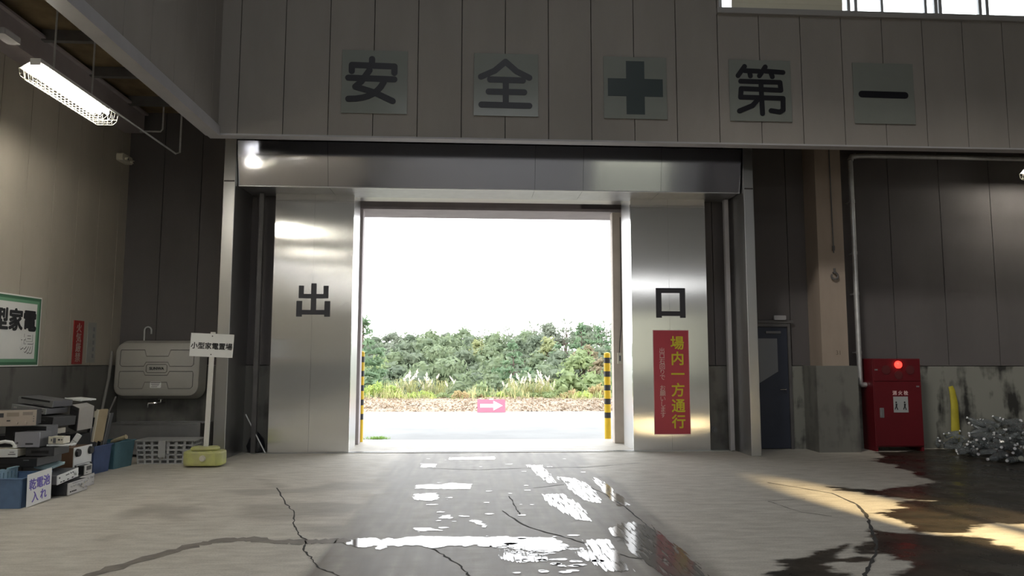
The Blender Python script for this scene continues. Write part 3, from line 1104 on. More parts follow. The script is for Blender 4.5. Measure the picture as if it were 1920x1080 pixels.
# side fins framing the door recess
for (xa, xb, nm, lb) in [(-3.86, -3.68, 'trim_5', 'tall stainless fin left of the truck door'), (4.38, 4.54, 'trim_6', 'tall stainless fin right of the truck door')]:
    g = MB()
    g.box(xa, xb, 11.2, WY, 0, 5.3)
    f_ = struct(g.build(nm, STAINLESS_TRIM, bevel=0.006), lb)
    s_ = MB()
    s_.box(xa + 0.01, xb - 0.01, 11.195, 11.2, 4.24, 4.262)
    s_.build('cross_seam', STEEL_DARK, f_)
# posts inside the recesses
for xa, nm in ((-3.47, 'trim_7'), (4.26, 'trim_8')):
    g = MB()
    g.box(xa, xa + 0.07, 11.78, 11.86, 0.02, 4.2)
    struct(g.build(nm, GREY_STEEL if xa > 0 else STEEL_DARK))
# stainless lining and outer posts of the passage
g = MB()
g.box(OX0 - 0.03, OX0, 11.98, 12.75, 0, OZ)
g.box(OX1, OX1 + 0.03, 11.98, 12.75, 0, OZ)
g.box(OX0, OX1, 11.98, 12.75, 4.30, 4.33)
struct(g.build('trim_9', STAINLESS_TRIM), 'stainless lining of the door passage')
POST_MAUVE = mat('mauve_post_flare_lightened', (0.50, 0.45, 0.46), 0.6, var=0.08, scale=3)  # both post colours lightened to stand in for flare around the doorway
POST_BEIGE = mat('beige_post_flare_lightened', (0.62, 0.54, 0.47), 0.6, var=0.08, scale=3)
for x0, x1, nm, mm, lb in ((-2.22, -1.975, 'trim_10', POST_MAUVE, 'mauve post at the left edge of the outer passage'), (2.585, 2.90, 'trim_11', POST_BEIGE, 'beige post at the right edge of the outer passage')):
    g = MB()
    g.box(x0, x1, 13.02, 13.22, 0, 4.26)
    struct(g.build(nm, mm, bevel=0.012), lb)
g = MB()
g.box(-2.2, 2.0, 13.0, 13.72, 4.26, OZ)
g.box(2.0, 2.9, 13.25, 13.72, 4.26, OZ)
g.box(-2.2, 2.9, 12.98, 13.78, 4.21, 4.26)
struct(g.build('trim_12', MAUVE_STEEL), 'mauve lintel box at the outer edge of the passage')
# bottom rail
g = MB()
g.box(-3.55, 4.30, 11.83, 11.86, 0.0, 0.012)
g.box(-3.55, 4.30, 11.94, 11.97, 0.0, 0.012)
struct(g.build('trim_13', STAINLESS_TRIM), 'steel floor rail of the sliding doors')
g = MB()
g.box(-3.55, 4.30, 11.86, 11.94, 0.0, 0.004)
struct(g.build('trim_14', BLACK_MATTE))

DY = 11.88


def slab_door(nm, x0, x1, label):
    r_ = thing(nm, label, 'door', ((x0 + x1) / 2, DY, 0.014))
    r_['kind'] = 'structure'
    wd = x1 - x0
    for a, b in ((-wd / 2, -0.0015), (0.0015, wd / 2)):
        g_ = MB()
        g_.box(a, b, 0, 0.05, 0, 4.30)
        g_.build('door_sheet', STAINLESS, r_)
    s1 = MB()
    s1.box(-wd / 2 + 0.002, wd / 2 - 0.002, 0.05, 0.062, 0, 4.30)
    s1.build('door_frame', STEEL_DULL, r_)
    return r_


dl = slab_door('door_1', -3.235, -1.955, 'left stainless sliding door panel reading 出')
dr = slab_door('door_2', 2.675, 3.955, 'right stainless sliding door panel reading 口')
# 出
L = MB()
def rects(mb, rs_, ox, oz, S, y0, th=0.003):
    for k_, (x0, x1, z0, z1) in enumerate(rs_):
        mb.box(ox + x0 * S, ox + x1 * S, y0 - th - 0.0003 * k_, y0, oz + z0 * S, oz + z1 * S)
cx = (-3.235 - 1.955) / 2
rects(L, [(0.425, 0.585, 0.06, 1.0), (0.06, 0.21, 0.55, 0.93), (0.21, 0.80, 0.545, 0.68), (0.79, 0.94, 0.55, 0.93),
          (0.0, 0.17, 0.0, 0.47), (0.83, 1.0, 0.0, 0.47), (0.17, 0.83, 0.06, 0.20)], -2.85 - cx, 2.185 - 0.014, 0.545, 0.0)
tag(L.build('lettering', DOOR_LETTER, dl), 'dark grey character 出')
L = MB()
cx2 = (2.675 + 3.955) / 2
rects(L, [(0, 1, 0.83, 1.0), (0, 0.19, 0.0, 0.83), (0.81, 1, 0.0, 0.83), (0.19, 0.81, 0.06, 0.22)], 3.085 - cx2, 2.195 - 0.014, 0.50, 0.0)
tag(L.build('lettering', DOOR_LETTER, dr), 'dark grey character 口')

# red one-way sheet
rsn = thing('warning_sheet', 'tall red sheet with yellow 場内一方通行 stuck on the right sliding door', 'sign', (3.325, DY - 0.001, 0.27))
g = MB()
g.box(-0.305, 0.305, -0.003, 0, 0, 1.72)
g.build('border', PINK_INK, rsn)
g = MB()
g.box(-0.295, 0.295, -0.005, -0.003, 0.01, 1.71)
g.build('sheet', RED_SIGN, rsn)
for k_, ch in enumerate('場内一方通行'):
    g = text(MB(), ch, 0.235, Matrix.Translation((0.105, -0.005, 0.86 + (2.5 - k_) * 0.259)), bold=0.022)
    tag(g.build('lettering', YELLOW_INK, rsn), 'yellow character ' + ch)
for k_, ch in enumerate('出口右回りで お願いします'):
    if ch != ' ':
        g = text(MB(), ch, 0.10, Matrix.Translation((-0.155, -0.005, 0.85 + (6 - k_) * 0.088)), bold=0.008)
        tag(g.build('lettering', PINK_INK, rsn), 'pale small character ' + ch)

# ------------------------------------------------------------------ safety plates
AN = [[(0.455, 0.86), (0.455, 0.80)], [(0.15, 0.66), (0.15, 0.76), (0.80, 0.75), (0.80, 0.65)],
      [(0.10, 0.555), (0.80, 0.545)], [(0.42, 0.68), (0.30, 0.50), (0.21, 0.415), (0.50, 0.33), (0.78, 0.20)],
      arc((0.64, 0.50), (0.52, 0.22), (0.11, 0.22), 7)]
ZEN = [[(0.11, 0.62), (0.32, 0.72), (0.49, 0.87), (0.66, 0.72), (0.86, 0.62)], [(0.25, 0.58), (0.76, 0.575)], [(0.23, 0.385), (0.78, 0.385)],
       [(0.12, 0.175), (0.86, 0.17)], [(0.495, 0.56), (0.495, 0.19)]]
DAI = [[(0.145, 0.735), (0.255, 0.89)], [(0.255, 0.82), (0.49, 0.815)], [(0.335, 0.79), (0.345, 0.735)],
       [(0.49, 0.74), (0.59, 0.89)], [(0.59, 0.82), (0.875, 0.805)], [(0.68, 0.79), (0.70, 0.73)],
       [(0.185, 0.645), (0.82, 0.64), (0.83, 0.51), (0.19, 0.525), (0.175, 0.385), (0.86, 0.38)],
       [(0.51, 0.64), (0.52, 0.125)], [(0.47, 0.37), (0.36, 0.25), (0.15, 0.16)], [(0.86, 0.38), (0.855, 0.19), (0.80, 0.155), (0.66, 0.175)]]
PS = 0.925
for x0, z0, ch, ln, wd, lb in [(-1.86, 4.955, '安', AN, 0.095, 'grey acrylic plate with the black character 安'),
                               (0.01, 4.955, '全', ZEN, 0.095, 'grey acrylic plate with the black character 全'),
                               (1.885, 4.955, '+', None, 0, 'grey acrylic plate with a dark green safety cross'),
                               (3.735, 4.955, '第', DAI, 0.078, 'grey acrylic plate with the black character 第'),
                               (5.60, 4.955, '一', [[(0.135, 0.48), (0.845, 0.475)]], 0.11, 'grey acrylic plate with the single black bar 一')]:
    r_ = thing('safety_plate', lb, 'sign', (x0, HY1 - 0.002, z0), group='safety first plates on the upper wall')
    g = MB()
    g.box(0, PS, -0.018, -0.012, 0, PS)
    g.build('plate', ACRYLIC, r_, bevel=0.002)
    for a in (0.06, PS - 0.06):
        for b_ in (0.06, PS - 0.06):
            g = MB()
            g.cyl((a, -0.012, b_), (a, 0.0, b_), 0.012, 8)
            g.build('standoff', STEEL_DULL, r_)
    g = MB()
    if ln:
        strokes(g, ln, wd, PS, -0.018, 0.004)
        g.build('lettering', LETTER, r_)
    else:
        for a in [(0.355, 0.645, 0.07, 0.93), (0.065, 0.355, 0.36, 0.645), (0.645, 0.935, 0.36, 0.645)]:
            g.box(a[0] * PS, a[1] * PS, -0.022, -0.018, a[2] * PS, a[3] * PS)
        g.build('cross', PLUS_GREEN, r_)


# ------------------------------------------------------------------ fluorescent lamps with wire guards
def guard_lamp(label, loc, length, rz, tubes=(-0.045, 0.045), tm=None):
    r_ = thing('fluorescent_lamp', label, 'lamp', loc, (0, 0, rz), 'guarded fluorescent lamps')
    h = length / 2
    g = MB()
    g.box(-h, h, -0.05, 0.05, 0.03, 0.10)
    for s_ in (-1, 1):
        g.add([(-h, s_ * 0.05, 0.06), (h, s_ * 0.05, 0.06), (h, s_ * 0.14, 0.0), (-h, s_ * 0.14, 0.0), (-h, s_ * 0.05, 0.066), (h, s_ * 0.05, 0.066), (h, s_ * 0.144, 0.006), (-h, s_ * 0.144, 0.006)],
              [(0, 1, 2, 3), (7, 6, 5, 4), (0, 4, 5, 1), (1, 5, 6, 2), (2, 6, 7, 3), (3, 7, 4, 0)])
    g.build('reflector', LAMP_WHITE, r_)
    for s_ in tubes:
        g = MB()
        g.cyl((-h + 0.03, s_, 0.005), (h - 0.03, s_, 0.005), 0.016, 12)
        g.build('tube', tm or TUBE, r_, smooth=True)
    g = MB()
    ring = [(-0.145, 0.0), (-0.13, -0.085), (-0.09, -0.12), (0.09, -0.12), (0.13, -0.085), (0.145, 0.0)]
    nn = int(length / 0.07)
    for k in range(nn + 1):
        x = -h - 0.01 + k * (length + 0.02) / nn
        for a, b in zip(ring[:-1], ring[1:]):
            g.cyl((x, a[0], a[1]), (x, b[0], b[1]), 0.0028, 5)
    for a in ring:
        g.cyl((-h - 0.01, a[0], a[1]), (h + 0.01, a[0], a[1]), 0.0028, 5)
    for y in (-0.045, 0, 0.045):
        g.cyl((-h - 0.01, y, -0.12), (h + 0.01, y, -0.12), 0.0028, 5)
    for s_ in (-1, 1):
        for y in (-0.08, -0.03, 0.03, 0.08):
            g.cyl((s_ * (h + 0.01), y, 0.0), (s_ * (h + 0.01), y, -0.12), 0.0028, 5)
        g.cyl((s_ * (h + 0.01), -0.14, -0.06), (s_ * (h + 0.01), 0.14, -0.06), 0.0028, 5)
    g.build('wire_guard', WIRE, r_)
    for s_ in (-0.55, 0.55):
        g = MB()
        g.cyl((s_ * h, 0, 0.10), (s_ * h, 0, AZ - loc[2]), 0.010, 8)
        g.build('hanger', GALV, r_)
    return r_


guard_lamp('lit fluorescent lamp with wire guard above the left wall', (-4.30, 7.76, 4.34), 1.36, R(90))
for k_ in range(6):
    tag(guard_lamp('fluorescent lamp of the left row, hanging behind the camera', (-4.30, 4.2 - 3.6 * k_, 4.34), 1.36, R(90), tm=TUBE_DIM), group='left row lamps behind the camera')
guard_lamp('lit fluorescent lamp with wire guard at the right picture edge', (9.74, 11.15, 4.60), 1.20, 0, (0.0,))
cp = thing('conduit_pipe', 'thin grey conduit pipe feeding the left fluorescent lamp', 'pipe', (0, 0, 0))
g = MB()
g.tube([(-4.36, 1.0, 4.50), (-4.36, 6.7, 4.50)], 0.013, 10)
g.tube([(-4.36, 8.6, 4.50), (-4.36, 10.6, 4.50), (-4.36, 10.75, 4.56), (-4.36, 10.75, AZ)], 0.013, 10)
g.build('pipe_run', GALV, cp, smooth=True)
g = MB()
g.rbox(-4.42, -4.30, 6.6, 6.85, 4.47, 4.53, 0.02, axis='z')
g.build('junction_box', GREY_STEEL, cp)
for y in (2.0, 4.0, 6.0):
    g = MB()
    g.cyl((-4.36, y, 4.5), (-4.36, y, AZ), 0.006, 6)
    g.build('hanger', GALV, cp)

hk = MB()
hk.tube([(-4.95, 11.5, AZ), (-4.95, 11.5, 5.15), (-4.98, 11.5, 5.11), (-5.3, 11.5, 5.11)], 0.014, 8)
tag(hk.build('ceiling_pipe', GALV, smooth=True), 'thin bent pipe dropping from the ceiling over the sink', 'pipe')

el = thing('emergency_light', 'small twin spot emergency light high on the left wall', 'lamp', (LX, 11.82, 4.74))
g = MB()
g.rbox(0, 0.10, -0.17, 0.17, -0.06, 0.06, 0.03, axis='x')
g.build('body', CREAM, el)
for s_ in (-0.07, 0.12):
    g = MB()
    g.cyl((0.10, s_, -0.01), (0.14, s_, -0.02), 0.028, 10)
    b_ = g.build('spot', CREAM, el)
    g = MB()
    g.cyl((0.14, s_, -0.02), (0.145, s_, -0.02), 0.02, 10)
    g.build('lens', CHROME, b_)

# ------------------------------------------------------------------ signs on the left wall
ws = thing('wall_sign', 'white sign with green border reading 小型家電 置場 on the left wall', 'sign', (LX, 9.20, 1.40), (0, 0, R(90)))
W2, H2 = 0.67, 0.90
g = MB()
g.box(-W2, W2, -0.025, 0, 0, H2)
g.build('board', PAPER, ws)
g = MB()
for (o0, o1, mm) in ((0.018, 0.055, SIGN_GREEN_D), (0.055, 0.095, SIGN_GREEN_L)):
    g = MB()
    g.box(-W2 + o0, W2 - o0, -0.027, -0.025, H2 - o1, H2 - o0)
    g.box(-W2 + o0, W2 - o0, -0.027, -0.025, o0, o1)
    g.box(-W2 + o0, -W2 + o1, -0.027, -0.025, o1, H2 - o1)
    g.box(W2 - o1, W2 - o0, -0.027, -0.025, o1, H2 - o1)
    g.build('border', mm, ws)
g = text(MB(), '小型家電', 0.285, Matrix.Translation((0.0, -0.025, 0.585)), bold=0.035, thick=0.004)
tag(g.build('lettering', INK, ws), 'heavy black 小型家電')
for i_, ch in enumerate('置場'):
    mx = Matrix.Translation((-0.26 + 0.66 * i_, -0.025, 0.29))
    g = text(MB(), ch, 0.27, mx, bold=0.02, thick=0.003)
    g.build('lettering', INK_SOFT, ws)
    g = text(MB(), ch, 0.27, mx @ Matrix.Translation((-0.010, -0.002, 0.008)), bold=0.02, thick=0.003)
    tag(g.build('lettering', PAPER, ws), 'white character with dark edge %s' % ch)

fs_ = thing('fire_notice', 'narrow dark red notice reading 火気厳禁 on the left wall', 'sign', (LX, 10.84, 1.42), (0, 0, R(90)))
g = MB()
g.box(-0.13, 0.13, -0.012, 0, 0, 0.63)
g.build('plate', RED_DARK, fs_)
g = text(MB(), '火気厳禁', 0.145, Matrix.Translation((0, -0.012, 0.315)), bold=0.01, vertical=True, pitch=0.98)
g.build('lettering', mat('dull_white_ink', (0.42, 0.33, 0.30), 0.6), fs_)
fn = thing('faded_notice', 'narrow faded grey notice beside the red fire notice', 'sign', (LX, 11.22, 1.44), (0, 0, R(90)))
g = MB()
g.box(-0.12, 0.12, -0.006, 0, 0, 0.60)
g.build('plate', mat('faded_sheet', (0.33, 0.33, 0.31), 0.7, var=0.08, scale=5), fn)
g = MB()
for k in range(5):
    g.box(0.02, 0.07, -0.008, -0.006, 0.07 + k * 0.1, 0.13 + k * 0.1)
g.build('faded_marks', mat('faded_marks', (0.22, 0.23, 0.24), 0.7), fn)

# ------------------------------------------------------------------ washing place
sk = thing('sink_lid', 'large ivory moulded plastic basin stood upright on the stainless trough', 'basin', (-4.98, 11.77, 0.87), (R(-2.5), 0, 0))
lp = MB()
WS, HS = 0.70, 0.93
def rr_ring(w_, h0, h1, r, y, n=6):
    pts = []
    for cx_, cz_, st_ in ((w_ - r, h1 - r, 0), (-w_ + r, h1 - r, 90), (-w_ + r, h0 + r, 180), (w_ - r, h0 + r, 270)):
        for k in range(n + 1):
            t = R(st_ + 90 * k / n)
            pts.append((cx_ + r * math.cos(t), y, cz_ + r * math.sin(t)))
    return pts
rings = [rr_ring(WS, 0, HS, 0.17, 0.22), rr_ring(WS, 0, HS, 0.17, 0.19), rr_ring(WS - 0.02, 0.02, HS - 0.02, 0.16, 0.16), rr_ring(WS - 0.035, 0.035, HS - 0.035, 0.155, 0.06),
         rr_ring(WS - 0.05, 0.05, HS - 0.05, 0.15, 0.02), rr_ring(WS - 0.085, 0.085, HS - 0.085, 0.13, 0.0)]
n_ = len(rings[0])
vv = [p for r0 in rings for p in r0]
fc = [tuple(range(n_ - 1, -1, -1))]
for i in range(len(rings) - 1):
    for k in range(n_):
        fc.append((i * n_ + k, i * n_ + (k + 1) % n_, (i + 1) * n_ + (k + 1) % n_, (i + 1) * n_ + k))
fc.append(tuple(range((len(rings) - 1) * n_, len(rings) * n_)))
lp.add(vv, fc)
lp.build('shell', SINK, sk, smooth=True)
gr = MB()
def gl(pts, closed=False):
    P = [(x, -0.003, z) for x, z in pts]
    if closed:
        P.append(P[0])
    gr.tube(P, 0.0055, 6)
gl([(-0.56, 0.77), (-0.20, 0.77), (-0.17, 0.67), (0.17, 0.67), (0.20, 0.77), (0.56, 0.77), (0.57, 0.74), (0.57, 0.54), (0.54, 0.51), (0.20, 0.51), (0.17, 0.575), (-0.17, 0.575), (-0.20, 0.51), (-0.54, 0.51), (-0.57, 0.54), (-0.57, 0.74)], True)
gl([(-0.56, 0.43), (-0.20, 0.43), (-0.17, 0.37), (0.17, 0.37), (0.20, 0.43), (0.56, 0.43), (0.57, 0.40), (0.57, 0.19), (0.54, 0.16), (0.20, 0.16), (0.17, 0.26), (-0.17, 0.26), (-0.20, 0.16), (-0.54, 0.16), (-0.57, 0.19), (-0.57, 0.40)], True)
gl([(-0.14, 0.54), (0.14, 0.54), (0.16, 0.52), (0.16, 0.43), (0.14, 0.41), (-0.14, 0.41), (-0.16, 0.43), (-0.16, 0.52)], True)
gr.build('moulded_rib', SINK_LINE, sk)
g = text(MB(), 'SUNWA', 0.062, Matrix.Translation((0, -0.001, 0.478)), bold=0.03, thick=0.004)
g.build('lettering', INK, sk)
g = MB()
g.rbox(-0.085, 0.085, -0.003, 0, 0.17, 0.27, 0.012)
lbx = g.build('paper_label', PAPER, sk)
g = MB()
for k, (a, b_) in enumerate([(-0.07, 0.07), (-0.07, 0.06), (-0.06, 0.05), (-0.065, 0.03)]):
    g.box(a, b_, -0.005, -0.003, 0.245 - k * 0.02, 0.252 - k * 0.02)
g.build('print', INK_SOFT, lbx)

tr = thing('wash_trough', 'low stainless steel wash trough against the wall', 'trough', (-4.89, 11.5, 0))
g = MB()
g.box(-0.73, 0.73, 0.0, 0.012, 0.04, 0.50)
g.box(-0.73, -0.718, 0.012, 0.55, 0.04, 0.50)
g.box(0.718, 0.73, 0.012, 0.55, 0.04, 0.50)
g.box(-0.718, 0.718, 0.53, 0.55, 0.04, 0.50)
g.box(-0.718, 0.718, 0.012, 0.53, 0.20, 0.215)
g.build('trough_body', STEEL_DULL, tr, bevel=0.004)
g = MB()
g.box(-0.74, 0.74, -0.02, 0.03, 0.50, 0.52)
g.build('rim', STEEL_DULL, tr)
for sx_ in (-0.68, 0.68):
    for sy_ in (0.05, 0.48):
        g = MB()
        g.cyl((sx_, sy_, 0), (sx_, sy_, 0.04), 0.02, 8)
        g.build('leg', STEEL_DARK, tr)
fa = thing('faucet', 'small chrome tap below the plastic basin', 'tap', (-4.93, 11.98, 0.80))
g = MB()
g.tube([(0, 0.05, 0.0), (0, -0.10, 0.0), (-0.02, -0.20, 0.005), (-0.13, -0.24, 0.0), (-0.14, -0.24, -0.07)], 0.014, 8)
g.build('spout', CHROME, fa, smooth=True)
g = MB()
g.cyl((0, -0.10, 0.01), (0, -0.10, 0.05), 0.010, 8)
g.box(-0.045, 0.045, -0.11, -0.09, 0.05, 0.062)
g.build('handle', CHROME, fa)
hp = thing('hook_pipe', 'small hooked white pipe sticking up behind the plastic basin', 'pipe', (-5.32, 12.07, 1.70))
g = MB()
g.tube([(0, 0, -0.2), (0, 0, 0.26)] + [(0.055 - 0.055 * math.cos(t), 0, 0.26 + 0.055 * math.sin(t)) for t in [PI * k / 8 for k in range(1, 9)]] + [(0.11, 0, 0.20)], 0.013, 8)
g.build('pipe', GALV, hp, smooth=True)
hs = MB()
hs.tube([(-5.64, 11.70, 1.62), (-5.655, 11.68, 1.2), (-5.655, 11.55, 0.8), (-5.655, 11.42, 0.4), (-5.6, 11.35, 0.03)], 0.022, 10)
hs.tube([(-5.57, 11.76, 0.9), (-5.57, 11.45, 0.55), (-5.55, 11.42, 0.03)], 0.014, 8)
tag(hs.build('hose', RUBBER, smooth=True), 'grey hose hanging down the left side of the wash trough', 'hose')


# ------------------------------------------------------------------ crates and bins
def mesh_crate(name, label, loc, rz, w_, d_, h_, m, taper=0.92, slots=(6, 4), solid=False, group=None, lip_=0.02):
    """plastic crate: base panel, four slatted sides, rim"""
    r_ = thing(name, label, 'crate', loc, (0, 0, rz), group)
    g = MB()
    tb = taper
    g.box(-w_ / 2 * tb, w_ / 2 * tb, -d_ / 2 * tb, d_ / 2 * tb, 0, 0.012)
    g.build('base', m, r_)
    for (ax, ln, off) in (('x', w_, d_), ('x', w_, -d_), ('y', d_, w_), ('y', d_, -w_)):
        g = MB()
        th = 0.006
        def P(a, z, k):
            f = tb + (1 - tb) * z / h_
            o = off / 2 * f + (math.copysign(th, off) * k)
            return (a * ln * f, o, z) if ax == 'x' else (o, a * ln * f, z)
        def quad(a0, a1, z0, z1):
            vv = [P(a0, z0, 0), P(a1, z0, 0), P(a1, z1, 0), P(a0, z1, 0), P(a0, z0, 1), P(a1, z0, 1), P(a1, z1, 1), P(a0, z1, 1)]
            g.add(vv, [(0, 1, 2, 3), (7, 6, 5, 4), (0, 4, 5, 1), (1, 5, 6, 2), (2, 6, 7, 3), (3, 7, 4, 0)])
        if solid:
            quad(-0.5, 0.5, 0, h_ * 0.98)
            for k in range(7):
                a = -0.46 + k * 0.92 / 6
                o_ = th
                quad(a - 0.012, a + 0.012, 0.02, h_ * 0.9)
        else:
            nc, nr = slots
            for k in range(nc + 1):
                a = -0.5 + k / nc
                quad(max(-0.5, a - 0.02), min(0.5, a + 0.02), 0, h_)
            for k in range(nr + 1):
                z = k * h_ / nr
                quad(-0.5, 0.5, max(0, z - 0.012), min(h_, z + 0.012))
        g.build('side_panel', m, r_)
    g = MB()
    for (x0, x1, y0, y1) in ((-w_ / 2 - lip_, w_ / 2 + lip_, -d_ / 2 - lip_, -d_ / 2 + 0.004), (-w_ / 2 - lip_, w_ / 2 + lip_, d_ / 2 - 0.004, d_ / 2 + lip_),
                             (-w_ / 2 - lip_, -w_ / 2 + 0.004, -d_ / 2 + 0.004, d_ / 2 - 0.004), (w_ / 2 - 0.004, w_ / 2 + lip_, -d_ / 2 + 0.004, d_ / 2 - 0.004)):
        g.box(x0, x1, y0, y1, h_ - 0.012, h_)
    g.build('rim', m, r_, bevel=0.003)
    return r_


mesh_crate('mesh_crate', 'grey latticed plastic crate in front of the wash trough', (-4.38, 10.96, 0), 0, 0.80, 0.42, 0.33, GREY_CRATE, slots=(7, 5))
lid = MB()
lid.box(-4.80, -3.95, 10.72, 11.18, 0.333, 0.337)
lid.box(-4.45, -4.35, 10.714, 10.72, 0.10, 0.337)
tag(lid.build('plastic_sheet', mat('cloudy_sheet', (0.50, 0.50, 0.49), 0.4, trans=0.2)), 'cloudy plastic sheet laid over the grey latticed crate', 'sheet')
mesh_crate('storage_bin', 'dark blue plastic bin at the end of the appliance heap', (-5.04, 10.03, 0), R(82), 0.36, 0.34, 0.36, BLUE_BIN, 0.88, solid=True)
mesh_crate('storage_bin', 'teal plastic bin next to the dark blue bin', (-4.98, 10.50, 0), R(80), 0.42, 0.36, 0.36, TEAL_BIN, 0.88, solid=True)
stick = MB()
stick.tube([(-5.05, 10.55, 0.06), (-4.98, 10.5, 0.35), (-4.78, 10.45, 0.42)], 0.032, 10)
tag(stick.build('foam_roll', mat('tan_foam', (0.42, 0.36, 0.24), 0.8), smooth=True), 'short tan foam roll poking out of the teal bin', 'roll')
fc_ = mesh_crate('battery_crate', 'blue plastic crate for dry batteries at the front of the heap', (-4.675, 7.905, 0), R(0), 0.34, 0.48, 0.30, BLUE_CRATE, 0.94, solid=True)
g = MB()
sw_ = 0.40
x_ = -0.135
g.box(x_ - 0.012, x_, -sw_ / 2, sw_ / 2, 0.03, 0.255)
for y0_, y1_ in ((-sw_ / 2, -0.165), (-0.145, -0.105), (-0.085, -0.045), (-0.025, 0.025), (0.045, 0.085), (0.105, 0.145), (0.165, sw_ / 2)):
    g.box(x_ - 0.012, x_, y0_, y1_, 0.255, 0.325)
g.box(x_ - 0.012, x_, -sw_ / 2, sw_ / 2, 0.325, 0.352)
g.box(x_ - 0.02, x_ + 0.012, -sw_ / 2, -0.04, 0.352, 0.362)
g.box(x_ - 0.02, x_ + 0.012, 0.04, sw_ / 2, 0.352, 0.362)
tag(g.build('slotted_inner_wall', BLUE_LIGHT, fc_), 'pale blue inner wall with slots')
bs = thing('battery_sign', 'white card with violet 乾電池入れ on the side of the battery crate', 'sign', (-4.468, 7.90, 0.012), (0, R(-2), R(89)))
g = MB()
g.box(-0.205, 0.205, -0.010, -0.006, 0, 0.325)
g.build('card', PAPER, bs)
g = text(MB(), '乾電池', 0.118, Matrix.Translation((0.0, -0.010, 0.215)), bold=0.018, thick=0.002)
text(g, '入', 0.115, Matrix.Translation((-0.07, -0.010, 0.085)), bold=0.014, thick=0.002)
text(g, 'れ', 0.115, Matrix.Translation((0.07, -0.010, 0.085)), bold=0.014, thick=0.002)
tag(g.build('lettering', INK_VIOLET, bs), 'violet writing 乾電池入れ')

# ------------------------------------------------------------------ sign stand
stn = thing('sign_stand', 'white sign 小型家電置場 on a post in a yellow weighted base', 'sign', (-3.72, 10.52, 0), (0, 0, R(-2)))
g = MB()
g.rbox(-0.27, 0.27, -0.16, 0.16, 0.02, 0.22, 0.10, n=5, axis='z')
g.rbox(-0.19, 0.19, -0.11, 0.11, 0.22, 0.275, 0.08, n=5, axis='z')
ob = g.build('base', YELLOW_BASE, stn, bevel=0.03)
g = MB()
g.cyl((0.03, -0.16, 0.13), (0.03, -0.18, 0.13), 0.042, 16)
g.cyl((0.03, -0.18, 0.13), (0.03, -0.195, 0.13), 0.028, 16)
tag(g.build('filler_cap', CREAM, ob), 'cream filler cap')
g = MB()
g.box(-0.032, 0.032, -0.012, 0.012, 0.22, 1.88, Matrix.Translation((0.0, 0, 0)) @ Matrix.Rotation(R(1.2), 4, 'Y'))
g.build('post', WHITE_PAINT, stn)
sgn = MB()
MS = Matrix.Translation((0.035, -0.016, 1.69)) @ Matrix.Rotation(R(2.5), 4, 'Y')
sgn.box(-0.305, 0.305, -0.006, 0, -0.165, 0.165, MS)
bd = sgn.build('sign_board', PAPER, stn)
g = text(MB(), '小型家電置場', 0.098, MS @ Matrix.Translation((0, -0.006, -0.01)), bold=0.022, thick=0.002)
g.build('lettering', INK, bd)
for z in (-0.13, 0.13):
    g = MB()
    g.cyl(MS @ Vector((0.0, -0.011, z)), MS @ Vector((0.0, -0.006, z)), 0.009, 8)
    g.build('screw', STEEL_DARK, bd)


# ------------------------------------------------------------------ heap of small appliances
def device(name, label, cat, loc, size, rot, body, face, feats=(), group=None, facename='front_panel', facepos=1):
    """case with front panel at local y=0; origin = front left bottom corner; feats: (kind, x, z, a, b, material)"""
    w_, d_, h_ = size
    r_ = thing(name, label, cat, loc, tuple(R(a) for a in rot), group)
    g = MB()
    g.box(0.004, w_ - 0.004, 0.012, d_, 0.008, h_ - 0.003)
    for a in (0.04, w_ - 0.04):
        for b_ in (0.05, d_ - 0.05):
            g.cyl((a, b_, 0), (a, b_, 0.009), 0.012, 8)
    g.build('case', body, r_, bevel=0.004)
    g = MB()
    g.box(0, w_, 0, 0.012, 0.005, h_)
    fp = g.build(facename, face, r_, bevel=0.003)
    for k, x, z, a, b_, mm in feats:
        g = MB()
        if k == 'knob':
            g.cyl((x * w_, 0, z * h_), (x * w_, -b_, z * h_), a, 16, a * 0.9)
            g.box(x * w_ - 0.002, x * w_ + 0.002, -b_ - 0.001, -b_, z * h_, z * h_ + a * 0.8)
            g.build('knob', mm, fp, bevel=0.002)
        elif k == 'window':
            g.box((x - a / 2) * w_, (x + a / 2) * w_, -0.002, 0.0, (z - b_ / 2) * h_, (z + b_ / 2) * h_)
            g.build('display_window', mm, fp)
        elif k == 'button':
            g.box((x - a / 2) * w_, (x + a / 2) * w_, -0.006, 0.0, (z - b_ / 2) * h_, (z + b_ / 2) * h_)
            g.build('button', mm, fp, bevel=0.001)
        elif k == 'slot':
            g.box((x - a / 2) * w_, (x + a / 2) * w_, -0.0025, 0.0, (z - b_ / 2) * h_, (z + b_ / 2) * h_)
            g.build('slot', mm, fp)
    return r_


GA = 'discarded small appliances'
kn = lambda xs, z, r0=0.010, l=0.014, m=CHROME: [('knob', x, z, r0, l, m) for x in xs]
